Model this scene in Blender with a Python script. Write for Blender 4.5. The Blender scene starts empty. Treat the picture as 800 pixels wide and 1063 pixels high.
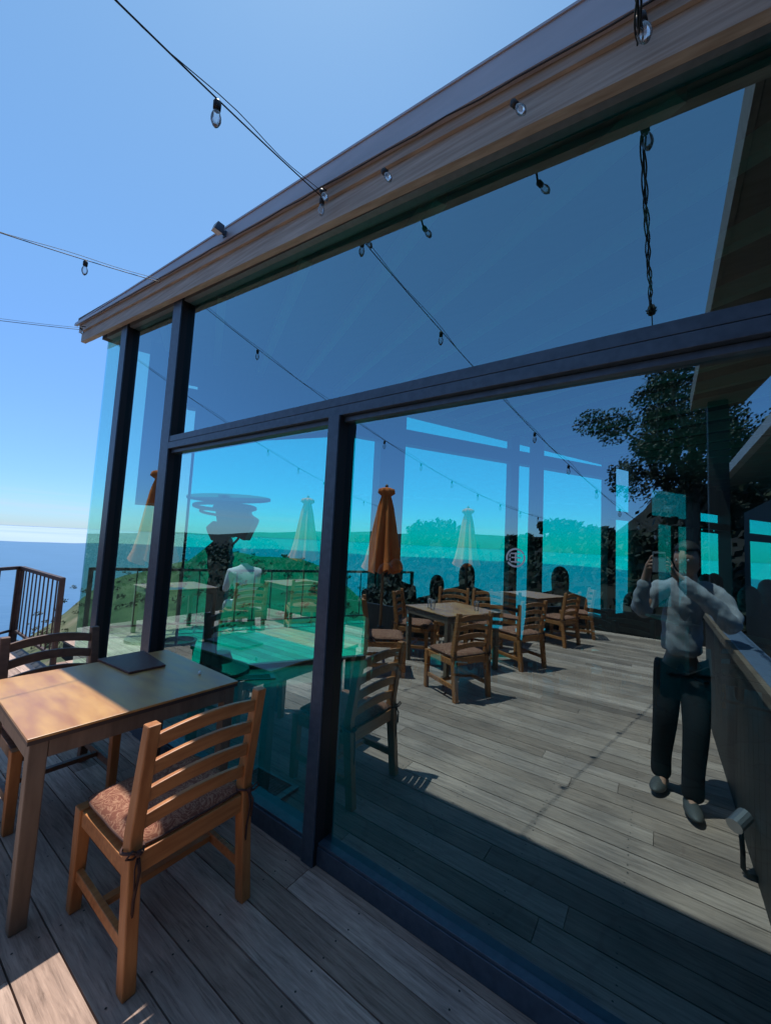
import bpy, bmesh, math, random
from mathutils import Vector, Matrix, noise
random.seed(11)
R = math.radians
scn = bpy.context.scene
COL = scn.collection

# ------------------------------------------------------------------ camera
FPX, CXP, CYP = 405.0, 400.0, 531.5            # photograph is 800 x 1063
YAW, PIT, ROL = R(35.1), R(4.5), R(2.9)
CAM = Vector((0.0, -1.58, 1.60))
fw = Vector((-math.sin(YAW)*math.cos(PIT), math.cos(YAW)*math.cos(PIT), math.sin(PIT)))
r0 = fw.cross(Vector((0, 0, 1))).normalized(); u0 = r0.cross(fw)
rt = math.cos(ROL)*r0 + math.sin(ROL)*u0
up = -math.sin(ROL)*r0 + math.cos(ROL)*u0
cd = bpy.data.cameras.new("camera"); cam = bpy.data.objects.new("camera", cd); COL.objects.link(cam)
cam.matrix_world = Matrix(((rt.x, up.x, -fw.x, CAM.x), (rt.y, up.y, -fw.y, CAM.y), (rt.z, up.z, -fw.z, CAM.z), (0, 0, 0, 1)))
cd.sensor_fit = 'HORIZONTAL'; cd.sensor_width = 36.0; cd.lens = 36.0*FPX/800.0
cd.clip_start = 0.01; cd.clip_end = 200000
scn.camera = cam

def ray(x, y): return fw + rt*((x-CXP)/FPX) - up*((y-CYP)/FPX)
def at(x, y, ax, v):
    d = ray(x, y); t = (v-CAM[ax])/d[ax]; return CAM + d*t
WD = Vector((0.5, math.cos(R(30)), 0)).normalized()        # direction of the far glass wall
WN = Vector((WD.y, -WD.x, 0))                              # its normal, into the room
W0 = Vector((-4.95, 0.0, 0))
def w1(x, y):                                              # pixel -> (distance along far wall, height)
    d = ray(x, y); t = (W0-CAM).dot(WN)/d.dot(WN); p = CAM+d*t
    return (p-W0).dot(WD), p.z
def W(s, n, z): return W0 + WD*s + WN*n + Vector((0, 0, z))

# ------------------------------------------------------------------ materials
def mat(name, col=(.5,.5,.5), rough=.6, metal=0., spec=.5, build=None):
    m = bpy.data.materials.new(name); m.use_nodes = True
    nt = m.node_tree; b = nt.nodes['Principled BSDF']
    b.inputs['Base Color'].default_value = (*col, 1); b.inputs['Roughness'].default_value = rough
    b.inputs['Metallic'].default_value = metal; b.inputs['Specular IOR Level'].default_value = spec
    if build: build(nt, b)
    return m
def N(nt, t, **kw):
    n = nt.nodes.new(t)
    for k, v in kw.items():
        if k in n.inputs.keys() if hasattr(n.inputs, 'keys') else False: n.inputs[k].default_value = v
        else: setattr(n, k, v)
    return n
def ramp(nt, fac, stops):
    r = nt.nodes.new('ShaderNodeValToRGB'); e = r.color_ramp.elements
    while len(e) > 1: e.remove(e[0])
    e[0].position = stops[0][0]; e[0].color = (*stops[0][1], 1)
    for p, c in stops[1:]:
        q = e.new(p); q.color = (*c, 1)
    nt.links.new(fac, r.inputs[0]); return r.outputs[0]
def noisy(scale=(1,1,1), nscale=8, c0=(.2,.2,.2), c1=(.4,.4,.4), detail=6, bump=.2, lo=.3, hi=.7, dist=.002, rough=None, coat=0):
    def f(nt, b):
        if coat: b.inputs['Coat Weight'].default_value = coat; b.inputs['Coat Roughness'].default_value = .35
        tc = N(nt, 'ShaderNodeTexCoord'); mp = N(nt, 'ShaderNodeMapping'); mp.inputs['Scale'].default_value = scale
        nt.links.new(tc.outputs['Object'], mp.inputs[0])
        n = N(nt, 'ShaderNodeTexNoise'); n.inputs['Scale'].default_value = nscale; n.inputs['Detail'].default_value = detail
        nt.links.new(mp.outputs[0], n.inputs['Vector'])
        c = ramp(nt, n.outputs[0], [(lo, c0), (hi, c1)])
        nt.links.new(c, b.inputs['Base Color'])
        if bump:
            bp = N(nt, 'ShaderNodeBump'); bp.inputs['Strength'].default_value = bump; bp.inputs['Distance'].default_value = dist
            nt.links.new(n.outputs[0], bp.inputs['Height']); nt.links.new(bp.outputs[0], b.inputs['Normal'])
        if rough:
            r2 = ramp(nt, n.outputs[0], [(lo, (rough[0],)*3), (hi, (rough[1],)*3)]); nt.links.new(r2, b.inputs['Roughness'])
    return f
def deckwood(nt, b):
    tc = N(nt, 'ShaderNodeTexCoord'); at_ = N(nt, 'ShaderNodeAttribute'); at_.attribute_name = 'tone'
    cmb = N(nt, 'ShaderNodeCombineXYZ'); nt.links.new(at_.outputs['Fac'], cmb.inputs[0]); nt.links.new(at_.outputs['Fac'], cmb.inputs[2])
    sc = N(nt, 'ShaderNodeVectorMath', operation='SCALE'); sc.inputs[3].default_value = 37.0; nt.links.new(cmb.outputs[0], sc.inputs[0])
    mp = N(nt, 'ShaderNodeMapping'); mp.inputs['Scale'].default_value = (1.0, 14, 6)
    nt.links.new(tc.outputs['Object'], mp.inputs[0])
    ad = N(nt, 'ShaderNodeVectorMath', operation='ADD'); nt.links.new(mp.outputs[0], ad.inputs[0]); nt.links.new(sc.outputs[0], ad.inputs[1])
    g = N(nt, 'ShaderNodeTexNoise'); g.inputs['Scale'].default_value = 5.0; g.inputs['Detail'].default_value = 8; g.inputs['Roughness'].default_value = .7; g.inputs['Distortion'].default_value = .6
    nt.links.new(ad.outputs[0], g.inputs['Vector'])
    big = N(nt, 'ShaderNodeTexNoise'); big.inputs['Scale'].default_value = 2.3; big.inputs['Detail'].default_value = 3
    nt.links.new(tc.outputs['Object'], big.inputs['Vector'])
    grain = ramp(nt, g.outputs[0], [(.28, (.155,.108,.088)), (.45, (.35,.255,.212)), (.60, (.475,.35,.29)), (.78, (.60,.455,.385))])
    tone = ramp(nt, at_.outputs['Fac'], [(0, (.62,.58,.55)), (.35, (.85,.8,.75)), (.7, (1.,.98,.95)), (1, (1.22,1.2,1.18))])
    m1 = N(nt, 'ShaderNodeMixRGB', blend_type='MULTIPLY'); m1.inputs[0].default_value = 1; nt.links.new(grain, m1.inputs[1]); nt.links.new(tone, m1.inputs[2])
    bb = ramp(nt, big.outputs[0], [(.3, (.72,.72,.74)), (.7, (1.15,1.13,1.1))])
    m2 = N(nt, 'ShaderNodeMixRGB', blend_type='MULTIPLY'); m2.inputs[0].default_value = 1; nt.links.new(m1.outputs[0], m2.inputs[1]); nt.links.new(bb, m2.inputs[2])
    nt.links.new(m2.outputs[0], b.inputs['Base Color'])
    bp = N(nt, 'ShaderNodeBump'); bp.inputs['Strength'].default_value = .5; bp.inputs['Distance'].default_value = .002
    nt.links.new(g.outputs[0], bp.inputs['Height']); nt.links.new(bp.outputs[0], b.inputs['Normal'])
def slate(nt, b):
    tc = N(nt, 'ShaderNodeTexCoord')
    wn = N(nt, 'ShaderNodeTexNoise'); wn.inputs['Scale'].default_value = 2.2; wn.inputs['Detail'].default_value = 3
    nt.links.new(tc.outputs['Object'], wn.inputs['Vector'])
    sc = N(nt, 'ShaderNodeVectorMath', operation='SCALE'); sc.inputs[3].default_value = .35; nt.links.new(wn.outputs['Color'], sc.inputs[0])
    ad = N(nt, 'ShaderNodeVectorMath', operation='ADD'); nt.links.new(tc.outputs['Object'], ad.inputs[0]); nt.links.new(sc.outputs[0], ad.inputs[1])
    v = N(nt, 'ShaderNodeTexVoronoi', feature='DISTANCE_TO_EDGE'); v.inputs['Scale'].default_value = 2.4
    nt.links.new(ad.outputs[0], v.inputs['Vector'])
    v2 = N(nt, 'ShaderNodeTexVoronoi'); v2.inputs['Scale'].default_value = 2.4; nt.links.new(ad.outputs[0], v2.inputs['Vector'])
    c = ramp(nt, v2.outputs['Color'], [(0, (.02,.024,.021)), (1, (.055,.06,.05))])
    e = ramp(nt, v.outputs[0], [(.008, (.15,.15,.15)), (.03, (1,1,1))])
    m = N(nt, 'ShaderNodeMixRGB', blend_type='MULTIPLY'); m.inputs[0].default_value = 1; nt.links.new(c, m.inputs[1]); nt.links.new(e, m.inputs[2])
    nt.links.new(m.outputs[0], b.inputs['Base Color'])
def glass(name, tint, refl, rcol=(1,1,1), dust_or_glint=0):
    m = bpy.data.materials.new(name); m.use_nodes = True; nt = m.node_tree; nt.nodes.clear()
    o = N(nt, 'ShaderNodeOutputMaterial'); mx = N(nt, 'ShaderNodeMixShader')
    tr = N(nt, 'ShaderNodeBsdfTransparent'); tr.inputs[0].default_value = (*tint, 1)
    gl = N(nt, 'ShaderNodeBsdfGlossy'); gl.inputs['Roughness'].default_value = 0.0; gl.inputs[0].default_value = (*rcol, 1)
    lw = N(nt, 'ShaderNodeFresnel'); lw.inputs[0].default_value = 1.5
    ma = N(nt, 'ShaderNodeMath', operation='MULTIPLY_ADD'); ma.inputs[1].default_value = 1-refl; ma.inputs[2].default_value = refl; ma.use_clamp = True
    nt.links.new(lw.outputs[0], ma.inputs[0]); nt.links.new(ma.outputs[0], mx.inputs[0])
    nt.links.new(tr.outputs[0], mx.inputs[1]); nt.links.new(gl.outputs[0], mx.inputs[2])
    if not dust_or_glint: nt.links.new(mx.outputs[0], o.inputs[0]); return m
    tc = N(nt, 'ShaderNodeTexCoord'); w_ = N(nt, 'ShaderNodeTexNoise'); w_.inputs['Scale'].default_value = 1.1; w_.inputs['Detail'].default_value = 1; nt.links.new(tc.outputs['Object'], w_.inputs['Vector'])
    bp = N(nt, 'ShaderNodeBump'); bp.inputs['Strength'].default_value = .25; bp.inputs['Distance'].default_value = .004; nt.links.new(w_.outputs[0], bp.inputs['Height']); nt.links.new(bp.outputs[0], gl.inputs['Normal'])
    mp = N(nt, 'ShaderNodeMapping'); mp.inputs['Scale'].default_value = (3, 1, .8); nt.links.new(tc.outputs['Object'], mp.inputs[0])
    d = N(nt, 'ShaderNodeTexNoise'); d.inputs['Scale'].default_value = 3.5; d.inputs['Detail'].default_value = 7; d.inputs['Roughness'].default_value = .7; nt.links.new(mp.outputs[0], d.inputs['Vector'])
    df = ramp(nt, d.outputs[0], [(.42, (.0,.0,.0)), (.75, (dust_or_glint,dust_or_glint,dust_or_glint))]); di = N(nt, 'ShaderNodeBsdfDiffuse'); di.inputs[0].default_value = (.6,.62,.64,1)
    m2 = N(nt, 'ShaderNodeMixShader'); nt.links.new(df, m2.inputs[0]); nt.links.new(mx.outputs[0], m2.inputs[1]); nt.links.new(di.outputs[0], m2.inputs[2]); nt.links.new(m2.outputs[0], o.inputs[0])
    return m
def clear(name, tint=(1,1,1)):
    m = bpy.data.materials.new(name); m.use_nodes = True; nt = m.node_tree; nt.nodes.clear()
    o = N(nt, 'ShaderNodeOutputMaterial'); tr = N(nt, 'ShaderNodeBsdfTransparent'); tr.inputs[0].default_value = (*tint, 1)
    nt.links.new(tr.outputs[0], o.inputs[0]); return m

M = {}
M['deck'] = mat('weathered_deck_wood', rough=.75, spec=.3, build=deckwood)
M['slate'] = mat('slate_floor', rough=.5, build=slate)
M['front_glass'] = glass('tinted_reflective_glass', (.44,.84,.78), .34, (.61,.90,1.0), dust_or_glint=.010)
M['side_glass'] = glass('pale_green_glass', (.80,.94,.74), .03)
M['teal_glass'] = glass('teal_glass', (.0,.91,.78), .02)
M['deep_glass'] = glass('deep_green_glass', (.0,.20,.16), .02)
M['clear'] = clear('clear_glass_edge')
M['frame'] = mat('dark_bronze_frame', (.055,.063,.078), .38, .2, .5, noisy((1,1,1), 30, (.042,.066,.095), (.066,.098,.135), bump=.05))
M['header'] = mat('grey_blue_header', rough=.4, build=noisy((1,1,1), 30, (.13,.16,.19), (.17,.20,.24), bump=.04))
M['frame_blk'] = mat('black_frame', (.012,.012,.014), .5)
M['fascia'] = mat('grey_metal_fascia', rough=.4, metal=.2, build=noisy((.6,3,3), 3, (.36,.34,.36), (.47,.45,.475), bump=.03))  # metal colour lightened towards the pale haze of lens flare
M['fasciawood'] = mat('weathered_fascia_wood', rough=.7, build=noisy((1,14,22), 3, (.28,.235,.185), (.50,.44,.37), detail=8, bump=.4, lo=.25, hi=.75))  # flare haze partly worked into the pale wood tones
M['soffit'] = mat('brown_soffit', rough=.7, build=noisy((1,8,8), 3, (.14,.11,.09), (.22,.18,.15)))
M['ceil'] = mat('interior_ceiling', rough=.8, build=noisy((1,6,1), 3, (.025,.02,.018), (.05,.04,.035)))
M['rafter'] = mat('pale_rafters', (.30,.26,.22), .8)
M['roof'] = mat('roof_felt', rough=.9, build=noisy((1,1,1), 9, (.10,.10,.10), (.16,.155,.15)))
def teakf(c0, c1, sc=(22, 1.2, 22)): return noisy(sc, 3.2, c0, c1, detail=7, bump=.25, lo=.3, hi=.72, dist=.001)
M['teak'] = mat('teak', rough=.45, build=noisy((9,9,1.4), 3.5, (.34,.12,.034), (.52,.215,.07), detail=7, bump=.25, dist=.001))
M['teakx'] = mat('teak_slats', rough=.45, build=noisy((1.6,14,14), 3.5, (.34,.12,.034), (.52,.215,.07), detail=7, bump=.25, dist=.001))
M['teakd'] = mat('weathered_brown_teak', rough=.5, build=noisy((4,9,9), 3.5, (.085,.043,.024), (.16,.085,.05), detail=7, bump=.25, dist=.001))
M['tabletop'] = mat('table_top_veneer', rough=.38, build=noisy((1.5,6,6), 2.6, (.39,.155,.042), (.57,.30,.085), detail=5, bump=.06, rough=(.33,.5), coat=.7))
M['tableframe'] = mat('table_frame', rough=.5, build=noisy((8,8,1.5), 3, (.12,.082,.055), (.20,.14,.095), detail=6, bump=.15))
M['topedge'] = mat('table_edge', (.05,.035,.03), .5)
def cushion(nt, b):
    tc = N(nt, 'ShaderNodeTexCoord'); n = N(nt, 'ShaderNodeTexNoise'); n.inputs['Scale'].default_value = 19; n.inputs['Detail'].default_value = 1; n.inputs['Distortion'].default_value = 2.2
    nt.links.new(tc.outputs['Object'], n.inputs['Vector'])
    c = ramp(nt, n.outputs[0], [(.0, (.17,.06,.04)), (.40, (.22,.085,.055)), (.47, (.40,.21,.13)), (.54, (.22,.085,.055)), (.60, (.20,.075,.05)), (.64, (.36,.18,.11)), (.70, (.20,.075,.05))])
    nt.links.new(c, b.inputs['Base Color'])
    f = N(nt, 'ShaderNodeTexNoise'); f.inputs['Scale'].default_value = 400; nt.links.new(tc.outputs['Object'], f.inputs['Vector'])
    bp = N(nt, 'ShaderNodeBump'); bp.inputs['Strength'].default_value = .4; bp.inputs['Distance'].default_value = .001
    nt.links.new(f.outputs[0], bp.inputs['Height']); nt.links.new(bp.outputs[0], b.inputs['Normal'])
M['cushion'] = mat('patterned_cushion', rough=.9, spec=.2, build=cushion)
M['piping'] = mat('brown_cord', (.06,.025,.018), .8)
M['menu'] = mat('menu_leather', rough=.45, build=noisy((1,1,1), 60, (.07,.022,.016), (.12,.04,.03), bump=.15))
M['black'] = mat('black_rubber', (.012,.012,.012), .55)
M['bulb'] = glass('bulb_glass', (.985,.99,.99), .04, dust_or_glint=.45)  # white diffuse share stands in for sun glints on clear bulbs
M['brass'] = mat('brass', (.55,.4,.2), .3, 1.)
M['steel'] = mat('galvanised_steel', (.5,.52,.55), .35, .9)
M['rail'] = mat('rusty_brown_rail', rough=.6, build=noisy((1,1,1), 12, (.035,.020,.016), (.075,.04,.03)))
M['orange'] = mat('orange_canvas', rough=.85, spec=.15, build=noisy((3,3,1), 5, (.66,.15,.035), (.80,.22,.06), bump=.2))
M['pole'] = mat('umbrella_pole_wood', (.22,.12,.06), .5)
M['plank'] = mat('dark_stained_planks', rough=.6, build=noisy((8,8,1), 4, (.007,.007,.007), (.018,.017,.016), detail=6, bump=.4))
M['railcap'] = mat('glossy_sky_tinted_cap', (.14,.19,.28), .3, .1, .8)  # blue of the reflected sky is put into the base colour
M['railwood'] = mat('rail_side_wood', rough=.5, build=noisy((8,1,8), 4, (.14,.09,.06), (.24,.17,.12), detail=6))
M['bark'] = mat('bark', rough=.9, build=noisy((6,6,1), 4, (.05,.038,.028), (.13,.10,.075), bump=.6, dist=.01))
M['logpost'] = mat('round_timber', rough=.8, build=noisy((6,6,1), 4, (.035,.024,.016), (.09,.065,.045), bump=.5, dist=.006))
M['dark'] = mat('dark_sculpture_metal', rough=.6, build=noisy((1,1,1), 14, (.015,.013,.012), (.035,.03,.026)))
def leafmat(name, c0, c1):
    return mat(name, rough=.6, spec=.3, build=noisy((1,1,1), 1.7, c0, c1, detail=3, bump=0))
M['leaf'] = leafmat('oak_leaves', (.012,.016,.007), (.038,.038,.018))
M['brush'] = leafmat('slope_brush_leaves', (.05,.07,.035), (.10,.115,.06))
M['bush'] = leafmat('brush_leaves', (.010,.014,.007), (.032,.034,.016))
def hillf(nt, b):
    tc = N(nt, 'ShaderNodeTexCoord'); n = N(nt, 'ShaderNodeTexNoise'); n.inputs['Scale'].default_value = .12; n.inputs['Detail'].default_value = 9; n.inputs['Roughness'].default_value = .65
    nt.links.new(tc.outputs['Object'], n.inputs['Vector'])
    c = ramp(nt, n.outputs[0], [(.34, (.06,.08,.045)), (.47, (.10,.12,.065)), (.58, (.15,.15,.09)), (.70, (.22,.20,.14))])
    nt.links.new(c, b.inputs['Base Color'])
M['hill'] = mat('coastal_hillside', rough=.95, spec=.1, build=hillf)
def seaf(nt, b):
    tc = N(nt, 'ShaderNodeTexCoord'); n = N(nt, 'ShaderNodeTexNoise'); n.inputs['Scale'].default_value = .004; n.inputs['Detail'].default_value = 8; n.inputs['Roughness'].default_value = .7
    nt.links.new(tc.outputs['Object'], n.inputs['Vector'])
    c = ramp(nt, n.outputs[0], [(.3, (.04,.11,.19)), (.7, (.055,.135,.235))]); nt.links.new(c, b.inputs['Base Color'])
    n2 = N(nt, 'ShaderNodeTexNoise'); n2.inputs['Scale'].default_value = .03; n2.inputs['Detail'].default_value = 4; nt.links.new(tc.outputs['Object'], n2.inputs['Vector'])
    bp = N(nt, 'ShaderNodeBump'); bp.inputs['Strength'].default_value = .25; bp.inputs['Distance'].default_value = 6
    nt.links.new(n2.outputs[0], bp.inputs['Height']); nt.links.new(bp.outputs[0], b.inputs['Normal'])
M['earth'] = mat('dark_scrub_ground', rough=.95, spec=.1, build=noisy((1,1,1), .6, (.012,.010,.008), (.03,.025,.018), bump=0))
M['sea'] = mat('sea_water', rough=.28, spec=.5, build=seaf)
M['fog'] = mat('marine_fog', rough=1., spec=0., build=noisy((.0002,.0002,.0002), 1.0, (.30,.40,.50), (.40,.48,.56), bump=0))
M['skin'] = mat('skin', (.42,.22,.15), .5)
M['hair'] = mat('dark_hair', (.018,.013,.01), .6)
M['sweat'] = mat('grey_sweatshirt', rough=.9, spec=.1, build=noisy((1,1,1), 14, (.24,.24,.255), (.38,.38,.40), bump=.5, dist=.006))
M['pants'] = mat('black_trousers', (.012,.012,.014), .8, spec=.2)
M['shoe'] = mat('grey_shoes', (.07,.066,.062), .6)
M['cloth1'] = mat('dark_jacket', (.012,.012,.014), .9, spec=.1)
M['cloth2'] = mat('brown_shawl', rough=.9, spec=.1, build=noisy((1,1,30), 1, (.02,.012,.01), (.05,.03,.02), bump=0))
M['white'] = mat('white_shirt', (.75,.75,.74), .8, spec=.1)
M['frost'] = mat('frosted_decal', (.55,.6,.6), .8)
M['blind'] = mat('roller_blind', (.06,.055,.055), .8)
M['plate'] = mat('white_ceramic', (.75,.75,.73), .3)
M['case'] = mat('grey_phone_case', (.22,.22,.24), .5)
M['screen'] = mat('phone_glass', (.01,.01,.012), .1)

# ------------------------------------------------------------------ helpers
def tag(o, label, cat, group=None):
    o['label'] = label; o['category'] = cat
    if group: o['group'] = group
    return o
def thing(name, label, cat, loc=(0,0,0), rz=0, group=None):
    o = bpy.data.objects.new(name, None); COL.objects.link(o); o.location = loc; o.rotation_euler = (0,0,rz); o.empty_display_size = .1
    return tag(o, label, cat, group)
def link(name, bm, m, parent=None, smooth=False, kind=None, bevel=0):
    me = bpy.data.meshes.new(name); bm.normal_update(); bm.to_mesh(me); bm.free()
    for mm in (m if isinstance(m, (list, tuple)) else [m]): me.materials.append(M[mm])
    if smooth: me.polygons.foreach_set('use_smooth', [True]*len(me.polygons))
    o = bpy.data.objects.new(name, me); COL.objects.link(o)
    if parent: o.parent = parent
    if kind: o['kind'] = kind
    if bevel:
        b = o.modifiers.new('bevel', 'BEVEL'); b.width = bevel; b.segments = 2; b.limit_method = 'ANGLE'
    return o
def BM(): return bmesh.new()
def box(bm, x0, x1, y0, y1, z0, z1, mi=0):
    vs = [bm.verts.new(p) for p in ((x0,y0,z0),(x1,y0,z0),(x1,y1,z0),(x0,y1,z0),(x0,y0,z1),(x1,y0,z1),(x1,y1,z1),(x0,y1,z1))]
    for f in ((3,2,1,0),(4,5,6,7),(0,1,5,4),(1,2,6,5),(2,3,7,6),(3,0,4,7)):
        bm.faces.new([vs[i] for i in f]).material_index = mi
    return vs
def hexa(bm, p, mi=0):          # eight corner points, bottom four then top four
    vs = [bm.verts.new(q) for q in p]
    for f in ((3,2,1,0),(4,5,6,7),(0,1,5,4),(1,2,6,5),(2,3,7,6),(3,0,4,7)):
        bm.faces.new([vs[i] for i in f]).material_index = mi
def tube(bm, pts, rad, seg=8, cap=True, sx=1, mi=0):
    pts = [Vector(p) for p in pts]; n = len(pts); rads = rad if isinstance(rad, (list, tuple)) else [rad]*n
    rings = []; prev = None
    for i, p in enumerate(pts):
        d = (pts[min(i+1, n-1)]-pts[max(i-1, 0)])
        if d.length < 1e-9: d = Vector((0,0,1))
        d.normalize()
        a = prev if prev is not None else (Vector((0,0,1)) if abs(d.z) < .9 else Vector((1,0,0)))
        a = (a - d*a.dot(d)); a.normalize() if a.length > 1e-6 else None
        if a.length < 1e-6: a = d.orthogonal().normalized()
        prev = a; b = d.cross(a)
        rings.append([bm.verts.new(p + (a*math.cos(2*math.pi*k/seg) + b*math.sin(2*math.pi*k/seg)*sx)*rads[i]) for k in range(seg)])
    for i in range(n-1):
        for k in range(seg):
            f = bm.faces.new((rings[i][k], rings[i][(k+1)%seg], rings[i+1][(k+1)%seg], rings[i+1][k])); f.material_index = mi
    if cap:
        bm.faces.new(rings[0][::-1]).material_index = mi; bm.faces.new(rings[-1]).material_index = mi
def bar(bm, p, q, w, h, upv=(0,0,1)):     # rectangular bar from p to q, w sideways, h along upv
    p, q = Vector(p), Vector(q); d = (q-p).normalized(); u = Vector(upv); u = (u-d*u.dot(d)).normalized(); s = d.cross(u)
    c = []
    for e in (p, q):
        c.append([e - s*w/2 - u*h/2, e + s*w/2 - u*h/2, e + s*w/2 + u*h/2, e - s*w/2 + u*h/2])
    hexa(bm, c[0]+c[1])
def lathe(bm, prof, seg=16, c=(0,0,0)):
    rings = []
    for r_, z in prof:
        rings.append([bm.verts.new((c[0]+r_*math.cos(2*math.pi*k/seg), c[1]+r_*math.sin(2*math.pi*k/seg), c[2]+z)) for k in range(seg)])
    for i in range(len(prof)-1):
        for k in range(seg): bm.faces.new((rings[i][k], rings[i][(k+1)%seg], rings[i+1][(k+1)%seg], rings[i+1][k]))
    bm.faces.new(rings[0][::-1]); bm.faces.new(rings[-1])
def prism(bm, pts, z0f, z1f):    # polygon prism with height functions
    b = [bm.verts.new((x, y, z0f(x, y))) for x, y in pts]; t = [bm.verts.new((x, y, z1f(x, y))) for x, y in pts]
    bm.faces.new(b[::-1]); bm.faces.new(t); n = len(pts)
    for i in range(n): bm.faces.new((b[i], b[(i+1)%n], t[(i+1)%n], t[i]))
def copy_tree(o, parent=None):
    c = o.copy(); COL.objects.link(c)
    if parent: c.parent = parent
    for ch in KIDS.get(o.name, []): 
        d = copy_tree(ch, c)
    return c
KIDS = {}
def index_kids(root):
    def rec(o):
        KIDS[o.name] = [x for x in COL.objects if x.parent == o]
        for k in KIDS[o.name]: rec(k)
    rec(root)

# ================================================================== SETTING
# --- sea, fog bank, hillsides
bm = BM()
S = 90000
vs = [bm.verts.new(p) for p in ((-S,-3000,-240),(S,-3000,-240),(S,S,-240),(-S,S,-240))]; bm.faces.new(vs)
link('sea', bm, 'sea', kind='structure')
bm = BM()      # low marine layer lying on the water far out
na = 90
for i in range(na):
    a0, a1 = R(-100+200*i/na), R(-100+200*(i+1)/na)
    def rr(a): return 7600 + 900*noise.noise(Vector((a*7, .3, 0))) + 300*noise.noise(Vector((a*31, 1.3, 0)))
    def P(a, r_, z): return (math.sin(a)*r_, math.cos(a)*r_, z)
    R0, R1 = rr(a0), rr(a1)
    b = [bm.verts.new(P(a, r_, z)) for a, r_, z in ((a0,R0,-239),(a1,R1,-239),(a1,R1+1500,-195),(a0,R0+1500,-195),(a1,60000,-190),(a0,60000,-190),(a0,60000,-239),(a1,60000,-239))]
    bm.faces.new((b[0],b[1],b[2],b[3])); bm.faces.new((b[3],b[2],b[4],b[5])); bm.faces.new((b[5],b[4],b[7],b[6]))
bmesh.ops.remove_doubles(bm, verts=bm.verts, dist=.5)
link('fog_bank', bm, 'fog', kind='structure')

prof = [(-40,695),(20,668),(70,634),(85,622),(105,608),(130,597),(160,590),(195,583),(215,568),(240,574),(270,577),(310,580),(340,592),(370,618),(420,650),(480,690),(560,720)]
bm = BM(); rings = []
fr = [0.0, .12, .25, .4, .55, .7, .8, .88, .94, 1.0, 1.15, 1.5, 2.2, 3.2]
for k in range(121):
    x = -40 + 600*k/120
    for (xa, ya), (xb, yb) in zip(prof, prof[1:]):
        if xa <= x <= xb: y = ya + (yb-ya)*(x-xa)/(xb-xa); break
    d = ray(x, y); hd = math.hypot(d.x, d.y); tan = d.z/hd; ux, uy = d.x/hd, d.y/hd
    RR = 95 + 25*math.sin(x*.013)
    ring = []
    for f in fr:
        r_ = 11 + (RR-11)*f if f <= 1 else RR + (f-1)*200
        line_z = 1.6 + tan*r_
        z0 = -5.0
        if f <= 1:
            z = z0*(1-f)**1.0 + (1.6 + tan*RR)*f - 3.2*math.sin(math.pi*f)*(1+.4*noise.noise(Vector((x*.02, f*3, 0))))
            z = min(z, 1.6 + tan*r_ - .2*(1-f)) if f < 1 else z
        else: z = 1.6 + tan*RR - (f-1)*110
        z += .9*noise.noise(Vector((ux*r_*.09, uy*r_*.09, 2.))) * min(1, f*2)
        ring.append(bm.verts.new((ux*r_, uy*r_-1.58, max(z, -241))))
    rings.append(ring)
for a, b in zip(rings, rings[1:]):
    for i in range(len(fr)-1): bm.faces.new((a[i], a[i+1], b[i+1], b[i]))
hill_bm_pts = [tuple(v.co) for rg in rings for v in rg[2:11]]
link('coastal_hillside', bm, 'hill', smooth=True, kind='structure')

def leaf_cloud(bm, c, rad, n, size, squash=(1,1,1), shell=.55, rng=random):
    c = Vector(c)
    for _ in range(n):
        while True:
            v = Vector((rng.uniform(-1,1), rng.uniform(-1,1), rng.uniform(-1,1)))
            if shell*shell*rng.random() < v.length_squared <= 1: break
        p = c + Vector((v.x*squash[0], v.y*squash[1], v.z*squash[2]))*rad
        s = size*rng.uniform(.6, 1.4)
        a = Vector((rng.gauss(0,1), rng.gauss(0,1), rng.gauss(0,1))).normalized(); b = a.orthogonal().normalized(); 
        q = a.cross(b)*s*.55; b = b*s
        bm.faces.new([bm.verts.new(p+b), bm.verts.new(p+q), bm.verts.new(p-b), bm.verts.new(p-q)])
bm = BM()      # brush covering the seaward slope: uncountable ground cover
rng = random.Random(3)
for _ in range(620):
    p = Vector(rng.choice(hill_bm_pts)); p += Vector((rng.uniform(-4,4), rng.uniform(-4,4), 0))
    s = rng.uniform(.35, .95)
    leaf_cloud(bm, p+Vector((0,0,s*.1)), s, 44, .24*s, (1,1,.6), rng=rng)
o = link('brush', bm, 'brush', kind='stuff'); tag(o, 'low green brush covering the slope below the terrace railing', 'brush')

# --- land behind the terrace (seen mirrored in the glass)
bm = BM(); g = []
for _ in (0,): pass
def landz(x, y):
    d = max(0, -y-8.2) + max(0, (x-3)*.5)
    z = -.6 + (.17 if x > 0 else max(.055, .17+x*.016))*d + 1.0*noise.noise(Vector((x*.07, y*.07, 0)))*min(1, d/6)
    if x < -8 and y > -9: z -= (-8-x)*.45*min(1, (y+9)/4)
    return z
for i in range(61):
    row = []
    for j in range(41):
        x = -90 + 3.0*i; y = 2.0 - 3.0*j
        row.append(bm.verts.new((x, y, landz(x, y) if y < -8 or x > 3 or x < -8.5 else -.7)))
    g.append(row)
for i in range(60):
    for j in range(40):
        if -90+3.0*i > 3 and j < 1: continue
        bm.faces.new((g[i][j], g[i][j+1], g[i+1][j+1], g[i+1][j]))
link('ground', bm, 'earth', smooth=True, kind='structure')

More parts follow.
